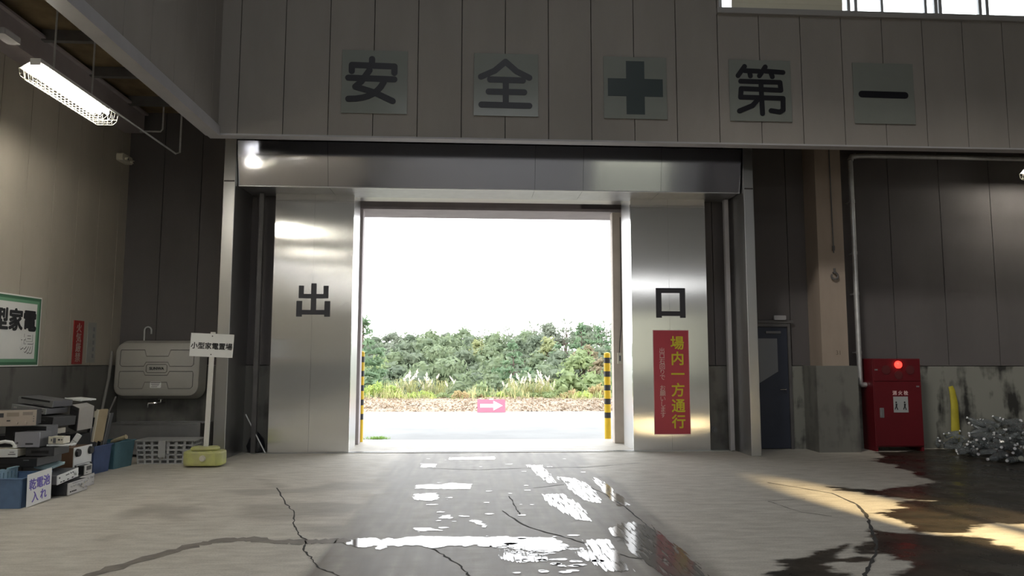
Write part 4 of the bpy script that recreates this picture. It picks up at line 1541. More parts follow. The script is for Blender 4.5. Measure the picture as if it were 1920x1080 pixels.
# front stack, faces turned to the floor lane
device('stereo_amplifier', 'silver faced amplifier with many knobs on the floor in front', 'amplifier', (-4.40, 8.33, 0), (0.42, 0.36, 0.137), (0, 0, 91), CHAR, SILVER,
       kn([0.12, 0.24, 0.36, 0.50], 0.68) + kn([0.64], 0.55, 0.024, 0.025) + kn([0.80, 0.93], 0.72, 0.012, 0.016) + kn([0.76, 0.88], 0.32, 0.011, 0.016)
       + [('button', x, 0.28, 0.05, 0.10, BLACK) for x in (0.12, 0.22, 0.30, 0.38)] + [('slot', 0.45, 0.9, 0.5, 0.03, GREYP)], GA)
device('white_amplifier', 'white faced amplifier lying across the knobbed one', 'amplifier', (-4.44, 8.19, 0.137), (0.46, 0.34, 0.105), (0, -3, 93), GREYP, WHITE,
       kn([0.84], 0.55, 0.024, 0.025, WHITE) + [('button', x, 0.22, 0.06, 0.10, CHAR) for x in (0.16, 0.28, 0.48, 0.70)] + [('button', 0.08, 0.7, 0.035, 0.14, BLACK)]
       + [('button', x, 0.75, 0.03, 0.14, CHAR) for x in (0.62, 0.71)] + [('slot', 0.46, 0.72, 0.16, 0.12, GREYP)], GA)
pt = device('flat_panel_case', 'pale teal flat case resting tilted on the white amplifier', 'case', (-4.62, 8.28, 0.27), (0.34, 0.14, 0.035), (14, -5, 88), TEAL, TEAL,
            [('slot', 0.15, 0.5, 0.12, 0.35, CHAR), ('slot', 0.3, 0.5, 0.06, 0.3, CHAR)], GA)
device('silver_deck', 'silver tape deck at the floor under the reel recorder', 'tape deck', (-4.50, 8.76, 0), (0.32, 0.34, 0.138), (0, 0, 90), GREYP, SILVER,
       kn([0.72, 0.90], 0.72, 0.013, 0.02) + [('slot', 0.35, 0.7, 0.4, 0.12, CHAR)] + kn([0.85], 0.3, 0.008, 0.01), GA)
device('reel_recorder', 'walnut cased reel recorder with two black hubs on a white face', 'tape recorder', (-4.62, 8.83, 0.14), (0.40, 0.34, 0.32), (0, 0, 90), WALNUT, WHITE,
       kn([0.16], 0.80, 0.048, 0.03, BLACK) + kn([0.86], 0.80, 0.048, 0.03, BLACK) + kn([0.08, 0.93], 0.32, 0.009, 0.02, CHAR) + [('slot', 0.5, 0.36, 0.9, 0.012, CHAR)], GA)
device('cassette_player', 'small black cassette player with silver front below the reel hubs', 'cassette player', (-4.49, 8.83, 0.142), (0.165, 0.09, 0.115), (0, 0, 90), BLACK, SILVER,
       [('window', 0.55, 0.68, 0.62, 0.42, CHAR), ('slot', 0.3, 0.25, 0.2, 0.08, GREYP)], GA)
# carriers in the middle of the heap
device('black_television', 'black box television set deep in the heap behind the battery crate', 'television', (-5.62, 8.21, 0), (0.80, 0.44, 0.34), (0, 0, 0), BLACK, BLACK,
       [('window', 0.45, 0.52, 0.7, 0.72, GLASS_DARK), ('button', 0.9, 0.2, 0.05, 0.05, CHAR)], GA)
device('black_printer', 'wide black printer carrying the champagne receiver', 'printer', (-5.56, 8.12, 0.342), (0.93, 0.48, 0.10), (0, 0, 0), CHAR, BLACK,
       [('slot', 0.5, 0.35, 0.6, 0.25, BLACK_MATTE), ('button', 0.88, 0.75, 0.06, 0.1, GREYP)], GA)
device('black_speaker', 'tall black loudspeaker buried under the video decks', 'loudspeaker', (-5.64, 8.85, 0), (0.655, 0.55, 0.60), (0, 0, 0), BLACK, BLACK_MATTE,
       kn([0.3, 0.7], 0.5, 0.10, 0.012, CHAR), GA)
# upper layer
device('champagne_receiver', 'champagne silver receiver with round knobs on top at the left', 'receiver', (-5.20, 8.12, 0.765), (0.47, 0.30, 0.175), (0, 0, 20), CHAR, CHAMP,
       [('window', 0.26, 0.70, 0.20, 0.26, CHAR), ('window', 0.54, 0.74, 0.24, 0.24, mat('dim_dial', (0.30, 0.25, 0.20), 0.3)), ('window', 0.83, 0.78, 0.20, 0.20, mat('dim_meter', (0.27, 0.23, 0.2), 0.3))]
       + kn([0.62, 0.80], 0.22, 0.015, 0.02, CHAMP) + [('button', 0.46, 0.36, 0.07, 0.08, CHAR)] + kn([0.20, 0.07], 0.30, 0.012, 0.015, CHAMP)
       + [('button', 0.95, z, 0.02, 0.05, GREYP) for z in (0.3, 0.45, 0.6)], GA)
device('grey_video_deck', 'grey video deck directly under the champagne receiver', 'video deck', (-5.16, 8.42, 0.545), (0.42, 0.28, 0.20), (0, 0, 4), GREYP, BLACK,
       [('slot', 0.5, 0.6, 0.6, 0.2, CHAR)], GA)
device('grey_tuner', 'pale grey tuner box below the receiver and the grey video deck', 'tuner', (-4.90, 8.16, 0.545), (0.27, 0.20, 0.165), (0, 0, -4), GREYP, mat('pale_grey_fascia', (0.36, 0.36, 0.40), 0.4, 0.2),
       [('button', 0.12, 0.3, 0.06, 0.12, CHAR), ('slot', 0.6, 0.25, 0.3, 0.1, CHAR)], GA)
device('cream_router', 'small cream router with dark sockets on the heap edge', 'router', (-4.60, 8.25, 0.568), (0.17, 0.12, 0.085), (0, 0, -6), CREAM, CREAM,
       [('slot', 0.22, 0.55, 0.05, 0.30, CHAR), ('slot', 0.42, 0.5, 0.18, 0.65, GREYP), ('slot', 0.72, 0.6, 0.14, 0.2, CHAR), ('slot', 0.9, 0.6, 0.06, 0.2, CHAR)], GA)
device('white_tray', 'thin white tray under the cream router', 'tray', (-4.61, 8.24, 0.545), (0.24, 0.16, 0.022), (0, 0, -4), WHITE, WHITE, [], GA)
device('black_cassette_deck', 'black cassette deck below the cream router', 'tape deck', (-4.80, 8.20, 0.444), (0.30, 0.30, 0.10), (0, 0, 0), BLACK, CHAR, [('slot', 0.5, 0.5, 0.6, 0.3, BLACK_MATTE)], GA)
device('cream_telephone', 'cream fax telephone in front of the grey tuner', 'telephone', (-5.20, 8.09, 0.446), (0.37, 0.24, 0.09), (0, 0, 3), CREAM, WHITE,
       [('slot', 0.85, 0.4, 0.2, 0.1, GREYP), ('slot', 0.85, 0.65, 0.12, 0.08, GREYP)], GA)
ph = thing('telephone_handset', 'white telephone handset lying on the cream fax telephone', 'handset', (-4.99, 8.15, 0.548), (0, 0, R(12)), GA)
g = MB()
g.tube([(-0.10, 0, 0.02), (-0.06, 0, 0.055), (0.0, 0, 0.065), (0.06, 0, 0.055), (0.10, 0, 0.02)], 0.018, 10)
g.cyl((-0.10, 0, -0.005), (-0.10, 0, 0.03), 0.026, 12)
g.cyl((0.10, 0, -0.005), (0.10, 0, 0.03), 0.026, 12)
g.build('handset_body', WHITE, ph, smooth=True)
device('slim_beige_player', 'slim beige disc player with a dark display mid heap', 'disc player', (-5.28, 8.98, 0.605), (0.34, 0.24, 0.075), (0, 1, -12), CREAM, CREAM,
       [('window', 0.25, 0.55, 0.35, 0.45, CHAR)], GA)
device('dark_receiver', 'charcoal receiver just below the grey slim deck', 'receiver', (-5.34, 9.00, 0.735), (0.44, 0.34, 0.12), (0, 6, -16), CHAR, BLACK, [('slot', 0.6, 0.6, 0.3, 0.1, CHAR)], GA)
device('grey_slim_deck', 'slim silver deck second from the top of the heap', 'video deck', (-5.50, 9.05, 0.885), (0.50, 0.32, 0.075), (0, 6, -16), GREYP, mat('grey_fascia', (0.33, 0.34, 0.33), 0.4, 0.3),
       [('slot', 0.75, 0.5, 0.35, 0.3, GREYP), ('button', 0.12, 0.5, 0.08, 0.25, SILVER)], GA)
device('top_video_deck', 'grey video recorder with a black slot, topmost on the heap', 'video deck', (-5.46, 9.10, 0.965), (0.50, 0.30, 0.085), (0, 6, -15), mat('dark_grey_case', (0.10, 0.10, 0.11), 0.5), mat('grey_fascia_dull', (0.20, 0.20, 0.20), 0.45, 0.2),
       [('slot', 0.5, 0.82, 0.82, 0.24, BLACK_MATTE), ('slot', 0.6, 0.2, 0.3, 0.08, CHAR)], GA)
device('white_cover', 'white sheet metal cover lying behind the topmost recorder', 'cover', (-5.12, 9.48, 0.98), (0.26, 0.24, 0.03), (0, 4, -20), WHITE, WHITE, [], GA)
device('computer_tower', 'dark computer tower with pale grey side leaning in the heap', 'computer', (-4.98, 9.34, 0.645), (0.17, 0.20, 0.30), (6, 14, -30), SILVER, CHAR,
       [('slot', 0.5, 0.85, 0.7, 0.06, BLACK), ('button', 0.5, 0.6, 0.15, 0.06, GREYP)], GA)
device('white_gadget', 'small white gadget with a cable below the computer tower', 'gadget', (-4.80, 9.05, 0.48), (0.06, 0.04, 0.15), (-10, 28, -10), WHITE, WHITE, [('slot', 0.5, 0.4, 1.0, 0.03, GREYP)], GA)
device('brown_shelf_board', 'brown edged white board standing on end in the heap', 'board', (-4.84, 9.62, 0.44), (0.035, 0.16, 0.42), (0, 9, -20), TAN, CREAM, [], GA)
device('black_bag_box', 'black soft case filling the gap above the reel recorder', 'case', (-4.97, 9.28, 0), (0.15, 0.30, 0.57), (0, 0, 0), BLACK_MATTE, BLACK_MATTE, [], GA)
# things standing in the dark blue bin
tb_ = device('tablet_frame', 'black framed screen leaning out of the dark blue bin', 'screen', (-5.14, 9.96, 0.10), (0.20, 0.03, 0.64), (0, 10, 0), BLACK, BLACK, [('window', 0.5, 0.45, 0.62, 0.72, GLASS_GREY), ('slot', 0.2, 0.45, 0.05, 0.7, SILVER), ('slot', 0.8, 0.45, 0.05, 0.7, SILVER)], GA)
device('thin_panel', 'thin grey panel edge standing in the dark blue bin', 'panel', (-4.96, 10.03, 0.03), (0.016, 0.11, 0.76), (0, 10, 0), GREYP, STEEL_DULL, [], GA)
device('white_plate', 'white slanted plate behind the black framed screen', 'plate', (-5.13, 10.12, 0.06), (0.16, 0.02, 0.74), (0, 5, 0), CREAM, CREAM, [], GA)

# ------------------------------------------------------------------ dark recess left of the left door panel
rod = MB()
rod.tube([(-3.24, 11.78, 0.02), (-3.58, 11.83, 0.62)], 0.011, 8)
tag(rod.build('metal_rod', GALV, smooth=True), 'thin metal rod leaning in the recess left of the door', 'rod')
bag = MB()
rb = random.Random(3)
bag.lathe([(0.02, 0.0), (0.13, 0.02), (0.15, 0.10), (0.11, 0.22), (0.05, 0.30), (0.02, 0.33)], 14, Matrix.Translation((-3.44, 11.97, 0)) @ Matrix.Scale(0.72, 4, (0, 1, 0)))
bag.v = [(x + rb.uniform(-.012, .012), y + rb.uniform(-.008, .008), max(0, z + rb.uniform(-.012, .012))) for x, y, z in bag.v]
tag(bag.build('black_bag', mat('black_polythene', (0.02, 0.02, 0.024), 0.28), smooth=True), 'crumpled black plastic bag on the floor of the left recess', 'bag')
sock = thing('floor_socket', 'round grey socket cover low in the right recess', 'socket', (4.08, WY - 0.03, 0.33))
g = MB()
g.cyl((0, 0, 0), (0, -0.03, 0), 0.055, 16)
g.build('cover', GREYP, sock)
g = MB()
g.cyl((0, -0.03, 0), (0, -0.05, 0), 0.03, 12)
g.build('cap', GREYP, sock)

# ------------------------------------------------------------------ right bay: pillar, door, pipes
g = MB()
g.box(5.80, 6.25, 11.66, WY, DZ, AZ)
struct(g.build('pillar', BEIGE_STEEL), 'beige steel pillar right of the navy door')
g = MB()
g.box(5.66, 6.36, 11.60, WY, 0, DZ)
struct(g.build('pillar_base', stained_concrete('pillar_concrete', (0.17, 0.168, 0.15), (0.095, 0.092, 0.085), 0.2)), 'concrete footing of the beige pillar')
g = text(MB(), '31', 0.10, Matrix.Translation((6.08, 11.66, 1.62)), thick=0.002)
pn = g.build('trim_15', mat('faded_stencil', (0.16, 0.125, 0.10), 0.8))
struct(pn, 'faded stencilled number on the pillar')
bd3 = thing('door_3', 'navy steel door with a frosted pane behind the right fin', 'door', (4.70, WY, 0))
bd3['kind'] = 'structure'
g = MB()
g.box(0.05, 0.70, -0.03, 0.02, 0.01, 2.06)
lf = g.build('leaf', NAVY, bd3, bevel=0.004)
g = MB()
g.box(0, 0.05, -0.06, 0.06, 0, 2.12)
g.box(0.70, 0.75, -0.06, 0.06, 0, 2.12)
g.box(0.05, 0.70, -0.06, 0.06, 2.06, 2.12)
g.box(-0.05, 0.80, -0.075, -0.06, 2.12, 2.17)
g.build('door_frame', STEEL_DARK, bd3, bevel=0.004)
g = MB()
g.prism([(0.10, 1.05), (0.52, 1.30), (0.52, 1.86), (0.10, 1.86)], -0.036, -0.030)
g.build('pane', FROST, lf)
g = MB()
g.box(0.32, 0.58, -0.06, -0.03, 1.945, 1.985)
tag(g.build('door_closer', GREYP, lf), 'grey door closer')
g = MB()
g.cyl((0.62, -0.03, 1.0), (0.62, -0.09, 1.0), 0.012, 8)
g.tube([(0.62, -0.085, 1.0), (0.52, -0.085, 1.0)], 0.011, 8)
g.build('door_handle', CHROME, lf)
box_ = MB()
box_.rbox(5.15, 5.36, 11.99, WY - 0.075 + 0.0, 2.175, 2.25, 0.015)
tag(box_.build('junction_box', GREY_STEEL), 'small grey junction box above the navy door', 'box')

dp = thing('drain_pipe', 'pale grey pipe running along the ceiling and down to the hydrant cabinet', 'pipe', (6.56, 11.9, 0))
g = MB()
g.tube([(6.0, 0, 5.03), (0.3, 0, 5.04), (0.10, 0, 5.03)], 0.042, 12)
g.build('horizontal_run', GALV, dp, smooth=True)
g = MB()
g.tube([(0.10, 0, 5.03), (0.03, 0, 5.02), (0.0, 0, 4.95)], 0.050, 12)
g.build('elbow', GALV, dp, smooth=True)
g = MB()
g.tube([(0.0, 0, 4.95), (0.0, 0, 1.16)], 0.042, 12)
g.build('downpipe', GALV, dp, smooth=True)
for z in (1.6, 2.6, 3.3, 4.2):
    g = MB()
    g.cyl((0, 0, z), (0, 0, z + 0.05), 0.047, 12)
    g.box(-0.015, 0.015, 0.0, 0.19, z + 0.015, z + 0.035)
    g.build('bracket', GALV, dp)
g = MB()
g.tube([(0, 0, 1.18), (0.0, 0, 1.11), (0.03, 0, 1.08), (0.097, 0, 1.08)], 0.044, 12)
g.build('outlet', GALV, dp, smooth=True)
pc = thing('pull_cord', 'dark cord ending in a hooked bell on the beige pillar', 'cord', (6.04, 11.62, 2.9))
g = MB()
g.tube([(0, 0.0, 2.2), (0.005, 0, 1.2), (0.01, 0, 0.38)], 0.010, 6)
g.cyl((0.01, 0, 0.50), (0.01, 0, 0.42), 0.022, 8)
g.build('cord', STEEL_DARK, pc)
g = MB()
g.tube([(0.01, 0, 0.12), (0.01, 0, 0.05)] + [(0.055 * math.sin(t) + 0.01, 0, -0.01 + 0.055 * math.cos(t)) for t in [2 * PI * k / 12 for k in range(11)]], 0.016, 8)
g.cyl((0.01, 0.04, 0.05), (0.01, -0.01, 0.05), 0.02, 8)
g.build('hook', STEEL_DARK, pc, smooth=True)

fb = thing('hydrant_cabinet', 'tall red fire hydrant cabinet with a glowing red lamp', 'fire cabinet', (7.07, 11.68, 0))
g = MB()
g.box(-0.41, 0.41, 0.005, 0.38, 0.07, 1.52)
cb = g.build('cabinet_body', RED_BOX, fb, bevel=0.006)
for x0, x1 in ((-0.41, -0.37), (0.37, 0.41)):
    g = MB()
    g.box(x0, x1, 0.01, 0.37, 0, 0.07)
    g.build('plinth', RED_BOX, fb)
g = MB()
g.box(-0.40, 0.40, -0.012, 0.005, 0.09, 1.14)
dd = g.build('door', RED_BOX, fb, bevel=0.004)
g = MB()
g.box(-0.40, 0.40, -0.012, 0.005, 1.15, 1.51)
up = g.build('alarm_panel', RED_BOX, fb, bevel=0.004)
for x, z, r0 in ((-0.19, 1.335, 0.075), (0.22, 1.335, 0.075), (0.02, 1.25, 0.07)):
    g = MB()
    g.cyl((x, -0.012, z), (x, -0.02, z), r0, 20)
    rg = g.build('sounder', mat('dark_red_disc', (0.09, 0.012, 0.014), 0.6), up)
g = MB()
for k in range(7):
    t = PI / 2 * k / 6
    pass
g.lathe([(0.062, 0), (0.060, 0.025), (0.045, 0.050), (0.022, 0.063), (0.002, 0.066)], 18, Matrix.Translation((0.02, -0.012, 1.42)) @ Matrix.Rotation(R(90), 4, 'X'))
tag(g.build('indicator_lamp', RED_LAMP, up, smooth=True), 'glowing red indicator lamp')
for x, z in ((-0.36, 1.335), (0.34, 1.06)):
    g = MB()
    g.box(x - 0.025, x + 0.025, -0.016, -0.012, z - 0.012, z + 0.012)
    g.build('lock_plate', STEEL_DULL, up)
g = MB()
text(g, '消 火 栓', 0.075, Matrix.Translation((0.035, -0.012, 0.955)), bold=0.03, thick=0.003, pitch=1.0)
tag(g.build('lettering', PINK_INK, dd), 'pale lettering 消火栓')
g = MB()
g.box(-0.09, 0.16, -0.016, -0.012, 0.635, 0.895)
lbp = g.build('instruction_plate', mat('grey_instruction_plate', (0.36, 0.37, 0.37), 0.5), dd)
for ox in (-0.045, 0.10):
    g = MB()
    g.cyl((ox, -0.017, 0.80), (ox, -0.016, 0.80), 0.014, 10)
    g.prism([(ox - 0.012, 0.78), (ox + 0.02, 0.775), (ox + 0.01, 0.73), (ox + 0.03, 0.68), (ox + 0.015, 0.675), (ox, 0.72), (ox - 0.02, 0.68), (ox - 0.03, 0.685), (ox - 0.01, 0.735)], -0.018, -0.016)
    g.build('pictogram', INK, lbp)
g = MB()
g.rbox(-0.33, -0.26, -0.02, -0.012, 0.55, 0.71, 0.01)
g.box(-0.31, -0.28, -0.03, -0.02, 0.58, 0.68)
g.build('door_handle', STEEL_DULL, dd)

yl = MB()
pth = [(8.22, 11.95, 0.05), (8.23, 11.94, 0.35), (8.24, 11.95, 0.75), (8.22, 11.97, 0.98), (8.20, 11.98, 1.05)]
yl.tube(pth, 0.085, 12, r_end=0.04)
yl.v = [(x, 11.98 + (y - 11.95) * 0.5, z) for x, y, z in yl.v]
tag(yl.build('yellow_guard', YELLOW_DULL, smooth=True), 'dull yellow corner guard leaning on the streaked wall', 'guard')

# plastic bottles
bp_ = thing('plastic_bottle', 'clear empty plastic bottle in the heap by the right wall', 'bottle', (0, 0, 0), group='plastic bottle heap')
g = MB()
g.lathe([(0.004, 0.0), (0.03, 0.0), (0.034, 0.012), (0.033, 0.05), (0.031, 0.055), (0.034, 0.06), (0.034, 0.10), (0.031, 0.105), (0.034, 0.11), (0.033, 0.15), (0.024, 0.185), (0.013, 0.205), (0.013, 0.215)], 12)
g.build('bottle_body', BOTTLE, bp_, smooth=True)
g = MB()
g.cyl((0, 0, 0.215), (0, 0, 0.232), 0.0155, 10)
g.build('cap', BOTTLE_CAP, bp_)
rb = random.Random(11)
spots = []
for k in range(190):
    a = rb.uniform(0, 1)
    x = 7.75 + 1.75 * rb.random()
    y = 10.15 + 1.75 * rb.random()
    h_ = 0.50 * min(1, (x - 7.62) / 0.9) * min(1, max(0.1, (y - 10.0) / 0.7)) * (1 - 0.15 * rb.random())
    spots.append((x, y, h_ * rb.random() ** 0.5))
for k, (x, y, z) in enumerate(spots):
    o = bp_ if k == 0 else copy_tree(bp_)
    o.location = (x, y, 0.036 + z)
    o.rotation_euler = (R(90) + rb.uniform(-.5, .5), rb.uniform(-.6, .6), rb.uniform(0, 6.28))
    s_ = rb.uniform(0.9, 1.35)
    o.scale = (s_, s_, s_)

# ------------------------------------------------------------------ switch box on the outer passage post
sw = thing('switch_box', 'small beige switch box with a cable on the right passage post', 'switch', (2.70, 13.018, 1.52))
g = MB()
g.box(-0.05, 0.03, -0.05, 0, -0.10, 0.10)
g.build('box', CREAM, sw, bevel=0.004)
g = MB()
g.box(-0.025, 0.005, -0.056, -0.05, -0.05, 0.05)
g.build('switch_plate', GREYP, sw)
g = MB()
g.tube([(-0.01, -0.012, 0.10), (0.0, -0.012, 0.3), (0.03, -0.012, 0.6), (0.035, -0.012, 1.2), (0.035, -0.012, 2.6)], 0.008, 6)
g.build('cable', STEEL_DARK, sw, smooth=True)

# ------------------------------------------------------------------ outside
ROADM = mat('pale_concrete_road', (0.215, 0.214, 0.209), 0.7, var=0.14, scale=0.8, bump=0.1, bscale=30)
g = MB()
g.box(-60, 60, 13.74, 21.15, -0.3, -0.012)
struct(g.build('pavement', ROADM), 'pale concrete road outside the door')
g = MB()
g.box(-60, 60, -60, -18.2, -0.3, -0.012)
struct(g.build('pavement', ROADM), 'yard behind the hall')


def vz(x, y):
    """height of the verge and the hillside beyond"""
    if y < 24.2:
        t = max(0.0, (y - 21.1) / 3.1)
        return -0.03 + 0.24 * t ** 0.8 + 0.03 * math.sin(x * 1.3) * t
    if y < 30:
        t = (y - 24.2) / 5.8
        return 0.21 + (-5.2 - 0.21) * t * t * (3 - 2 * t) * (1 if t > 0 else 0)
    t = min(1.0, (y - 30) / 48)
    tilt = 1.0 + 0.10 * (x / 12)
    return -5.2 + (4.2 + 0.14 * max(-12, min(14, x))) * t * tilt + 0.25 * math.sin(x * 0.7 + y * 0.4)


gv = MB()
xs_ = [-60 + 2.0 * k for k in range(61)]
ysv = [21.1, 21.5, 22, 22.6, 23.2, 23.8, 24.2, 25, 26, 27, 28, 29, 30] + [32 + 3 * k for k in range(20)]
vv = [(x, y, vz(x, y)) for x in xs_ for y in ysv]
ny_ = len(ysv)
top_n = ysv.index(24.2)
fs1, fs2 = [], []
for i in range(len(xs_) - 1):
    for j in range(ny_ - 1):
        q = (i * ny_ + j, (i + 1) * ny_ + j, (i + 1) * ny_ + j + 1, i * ny_ + j + 1)
        (fs1 if j < top_n else fs2).append(q)
gv.cur = 0
gv.add(vv, fs1)
gv.cur = 1
gv.add(vv, fs2)
struct(gv.build('ground', [DRYSOIL, SOIL], smooth=True), 'dry grass verge and wooded hillside')

# mown dry grass
dg = MB()
rg_ = random.Random(17)
for _ in range(9000):
    x = rg_.uniform(-7, 8)
    y = rg_.uniform(21.15, 24.4)
    z = vz(x, y)
    h_ = rg_.uniform(0.015, 0.06)
    a = rg_.uniform(0, PI)
    l = rg_.uniform(0.02, 0.14)
    dx, dy = math.cos(a) * l, math.sin(a) * l
    lx, ly = rg_.uniform(-.04, .04), rg_.uniform(-.04, .04)
    dg.add([(x - dx / 2, y - dy / 2, z + 0.002), (x + dx / 2, y + dy / 2, z + 0.002), (x + dx / 2 * 0.6 + lx, y + dy / 2 * 0.6 + ly, z + h_)], [(0, 1, 2)])
tag(dg.build('dry_grass', DRYGRASS), 'mown dry grass on the verge across the road', 'grass', kind='stuff')
# standing weeds along the back of the verge
wd_ = MB()
for _ in range(3600):
    x = rg_.uniform(-7, 8)
    if rg_.random() < 0.45 + 0.35 * math.sin(x * 2.3) * math.sin(x * 0.9 + 1):
        continue
    y = rg_.uniform(23.7, 25.4)
    z = vz(x, min(y, 24.6)) - 0.03
    hh = (0.28 + 0.18 * math.sin(x * 1.7) + 0.12 * math.sin(x * 4.1 + 1)) * rg_.uniform(0.5, 1.35)
    hh = max(0.08, hh)
    a = rg_.uniform(0, 2 * PI)
    wv = rg_.uniform(0.006, 0.018)
    bx, by = rg_.uniform(-.14, .14), rg_.uniform(-.10, .10)
    wd_.cur = 0
    p0 = (x - math.cos(a) * wv, y - math.sin(a) * wv, z)
    p1 = (x + math.cos(a) * wv, y + math.sin(a) * wv, z)
    m0 = (x + bx * 0.35 - math.cos(a) * wv * 0.8, y + by * 0.35 - math.sin(a) * wv * .8, z + hh * 0.55)
    m1 = (x + bx * 0.35 + math.cos(a) * wv * 0.8, y + by * 0.35 + math.sin(a) * wv * .8, z + hh * 0.55)
    wd_.add([p0, p1, m1, m0, (x + bx, y + by, z + hh)], [(0, 1, 2, 3), (3, 2, 4)])
tag(wd_.build('weeds', WEED), 'yellow green weeds along the back of the verge', 'weeds', kind='stuff')
tf = MB()
for _ in range(260):
    x, y = rg_.gauss(-1.75, 0.10), rg_.uniform(13.95, 14.15)
    h_ = rg_.uniform(0.02, 0.05)
    a = rg_.uniform(0, PI)
    tf.add([(x - .006 * math.cos(a), y - .006 * math.sin(a), -0.012), (x + .006 * math.cos(a), y + .006 * math.sin(a), -0.012), (x + rg_.uniform(-.03, .03), y + rg_.uniform(-.02, .02), h_)], [(0, 1, 2)])
tag(tf.build('grass_tuft', GRASS_TUFT), 'small green grass tuft by the left bollard', 'grass', kind='stuff')


# bollards
def bollard(x, y, h_, r0, label):
    r_ = thing('bollard', label, 'bollard', (x, y, 0.0 if y < 13.74 else -0.012), group='yellow and black bollards at the door')
    g = MB()
    bands = 12
    zs = [0, 0.33]
    n0 = 9
    st_ = (h_ - 0.33) / n0
    z = 0
    segs = [(0, 0.40, 0)]
    z = 0.40
    k = 1
    while z < h_ - 0.02:
        ln = 0.105 if k % 2 else 0.155
        segs.append((z, min(h_, z + ln), k % 2))
        z += ln
        k += 1
    g.build
    post = MB()
    for a, b_, mi in segs:
        post.cur = mi
        post.cyl((0, 0, a), (0, 0, b_), r0, 20)
    post.build('post', [YELLOW, STRIPE_BLACK], r_, smooth=True)
    cpm = MB()
    cpm.lathe([(r0, h_), (r0 * 0.8, h_ + 0.02), (0.01, h_ + 0.028)], 20)
    cpm.build('cap', YELLOW, r_, smooth=True)
    return r_


bollard(2.615, 13.82, 1.62, 0.062, 'yellow and black striped bollard at the right of the doorway')
bollard(-2.02, 13.45, 1.62, 0.062, 'yellow and black striped bollard at the left of the doorway')

# arrow board
ab = thing('arrow_board', 'red board with a white arrow at the far edge of the road', 'sign', (0.585, 20.85, -0.012))
g = MB()
tl = Matrix.Rotation(R(-14), 4, 'X')
g.box(-0.40, 0.40, -0.012, 0, 0, 0.37, tl)
ap = g.build('front_board', RED_OUT, ab)
g = MB()
g.box(-0.40, 0.40, 0, 0.012, 0, 0.37, Matrix.Translation((0, 0.19, 0)) @ Matrix.Rotation(R(14), 4, 'X'))
g.build('rear_board', RED_OUT, ab)
g = MB()
g.box(-0.06, 0.06, 0.07, 0.12, 0.35, 0.375)
g.build('hinge', WHITE_OUT, ab)
g = MB()
g.prism([(-0.32, 0.135), (0.06, 0.135), (0.06, 0.05), (0.33, 0.19), (0.06, 0.33), (0.06, 0.235), (-0.32, 0.235)], -0.016, -0.012, tl)
tag(g.build('arrow', WHITE_OUT, ap), 'white arrow pointing right')


# ------------------------------------------------------------------ vegetation
def leaf_cloud(mb, blobs, per, size, rnd, flat=0.0, aspect=1.8):
    for (cx_, cy_, cz_, rx, ry, rz_) in blobs:
        n0 = int(per * (rx * ry + ry * rz_ + rx * rz_) / 3)
        for _ in range(n0):
            while True:
                v = Vector((rnd.gauss(0, 1), rnd.gauss(0, 1), rnd.gauss(0, 1)))
                if v.length > 1e-3:
                    break
            v.normalize()
            if v.z < -0.55 and rnd.random() < 0.6:
                continue
            k = rnd.uniform(0.62, 1.22)
            p = Vector((cx_ + v.x * rx * k, cy_ + v.y * ry * k, cz_ + v.z * rz_ * k))
            nrm = (v * (1 - flat) + Vector((rnd.gauss(0, .8), rnd.gauss(0, .8), rnd.gauss(0, .7) + flat))).normalized()
            a = nrm.orthogonal().normalized()
            a.rotate(Matrix.Rotation(rnd.uniform(0, 2 * PI), 3, nrm))
            b = nrm.cross(a)
            s0 = size * rnd.uniform(0.6, 1.3)
            a *= s0 * aspect / 2
            b *= s0 / 2
            mb.add([p - a, p + b * 0.8 - a * 0.1, p + a, p - b * 0.8 - a * 0.1], [(0, 1, 2, 3)])


def core(mb, blobs, k):
    """the dense inside of a crown"""
    for (cx_, cy_, cz_, rx, ry, rz_) in blobs:
        pr = [(max(0.02, math.sin(PI * j / 5)) * 1.0, -math.cos(PI * j / 5)) for j in range(6)]
        mb.lathe([(a, b) for a, b in pr], 8, Matrix.Translation((cx_, cy_, cz_)) @ Matrix.Diagonal((rx * k, ry * k, rz_ * k, 1)))


def broad_tree(seed, H, Wd, m, dens=95, size=0.26, squash=1.0):
    rnd = random.Random(seed)
    r_ = bpy.data.objects.new('broadleaf_tree', None)
    C.objects.link(r_)
    cr_ = MB()
    blobs = []
    for k in range(24):
        a = rnd.uniform(0, 2 * PI)
        d_ = Wd * math.sqrt(rnd.random()) * 0.68
        zz = H * (0.42 + 0.46 * (1 - (d_ / Wd) ** 1.5) * rnd.uniform(0.75, 1.0))
        rr = Wd * rnd.uniform(0.19, 0.34)
        blobs.append((d_ * math.cos(a), d_ * math.sin(a), zz, rr, rr, rr * 0.72 * squash))
    blobs.append((0, 0, H * 0.86, Wd * 0.36, Wd * 0.36, Wd * 0.25))
    leaf_cloud(cr_, blobs, dens, size, rnd)
    if dens > 50:
        core(cr_, blobs, 0.66)
    cr_.build('crown', m, r_)
    tk = MB()
    tk.tube([(0, 0, -0.5), (0.05, 0.02, H * 0.25), (0.0, 0.06, H * 0.55), (0.1, 0, H * 0.82)], 0.18, 8, r_end=0.04)
    for b in blobs[:9]:
        tk.tube([(0.02, 0.03, H * 0.38), (b[0] * 0.5, b[1] * 0.5, (H * 0.4 + b[2]) / 2), (b[0], b[1], b[2])], 0.06, 5, r_end=0.015)
    tk.build('trunk', BARK, r_)
    return r_


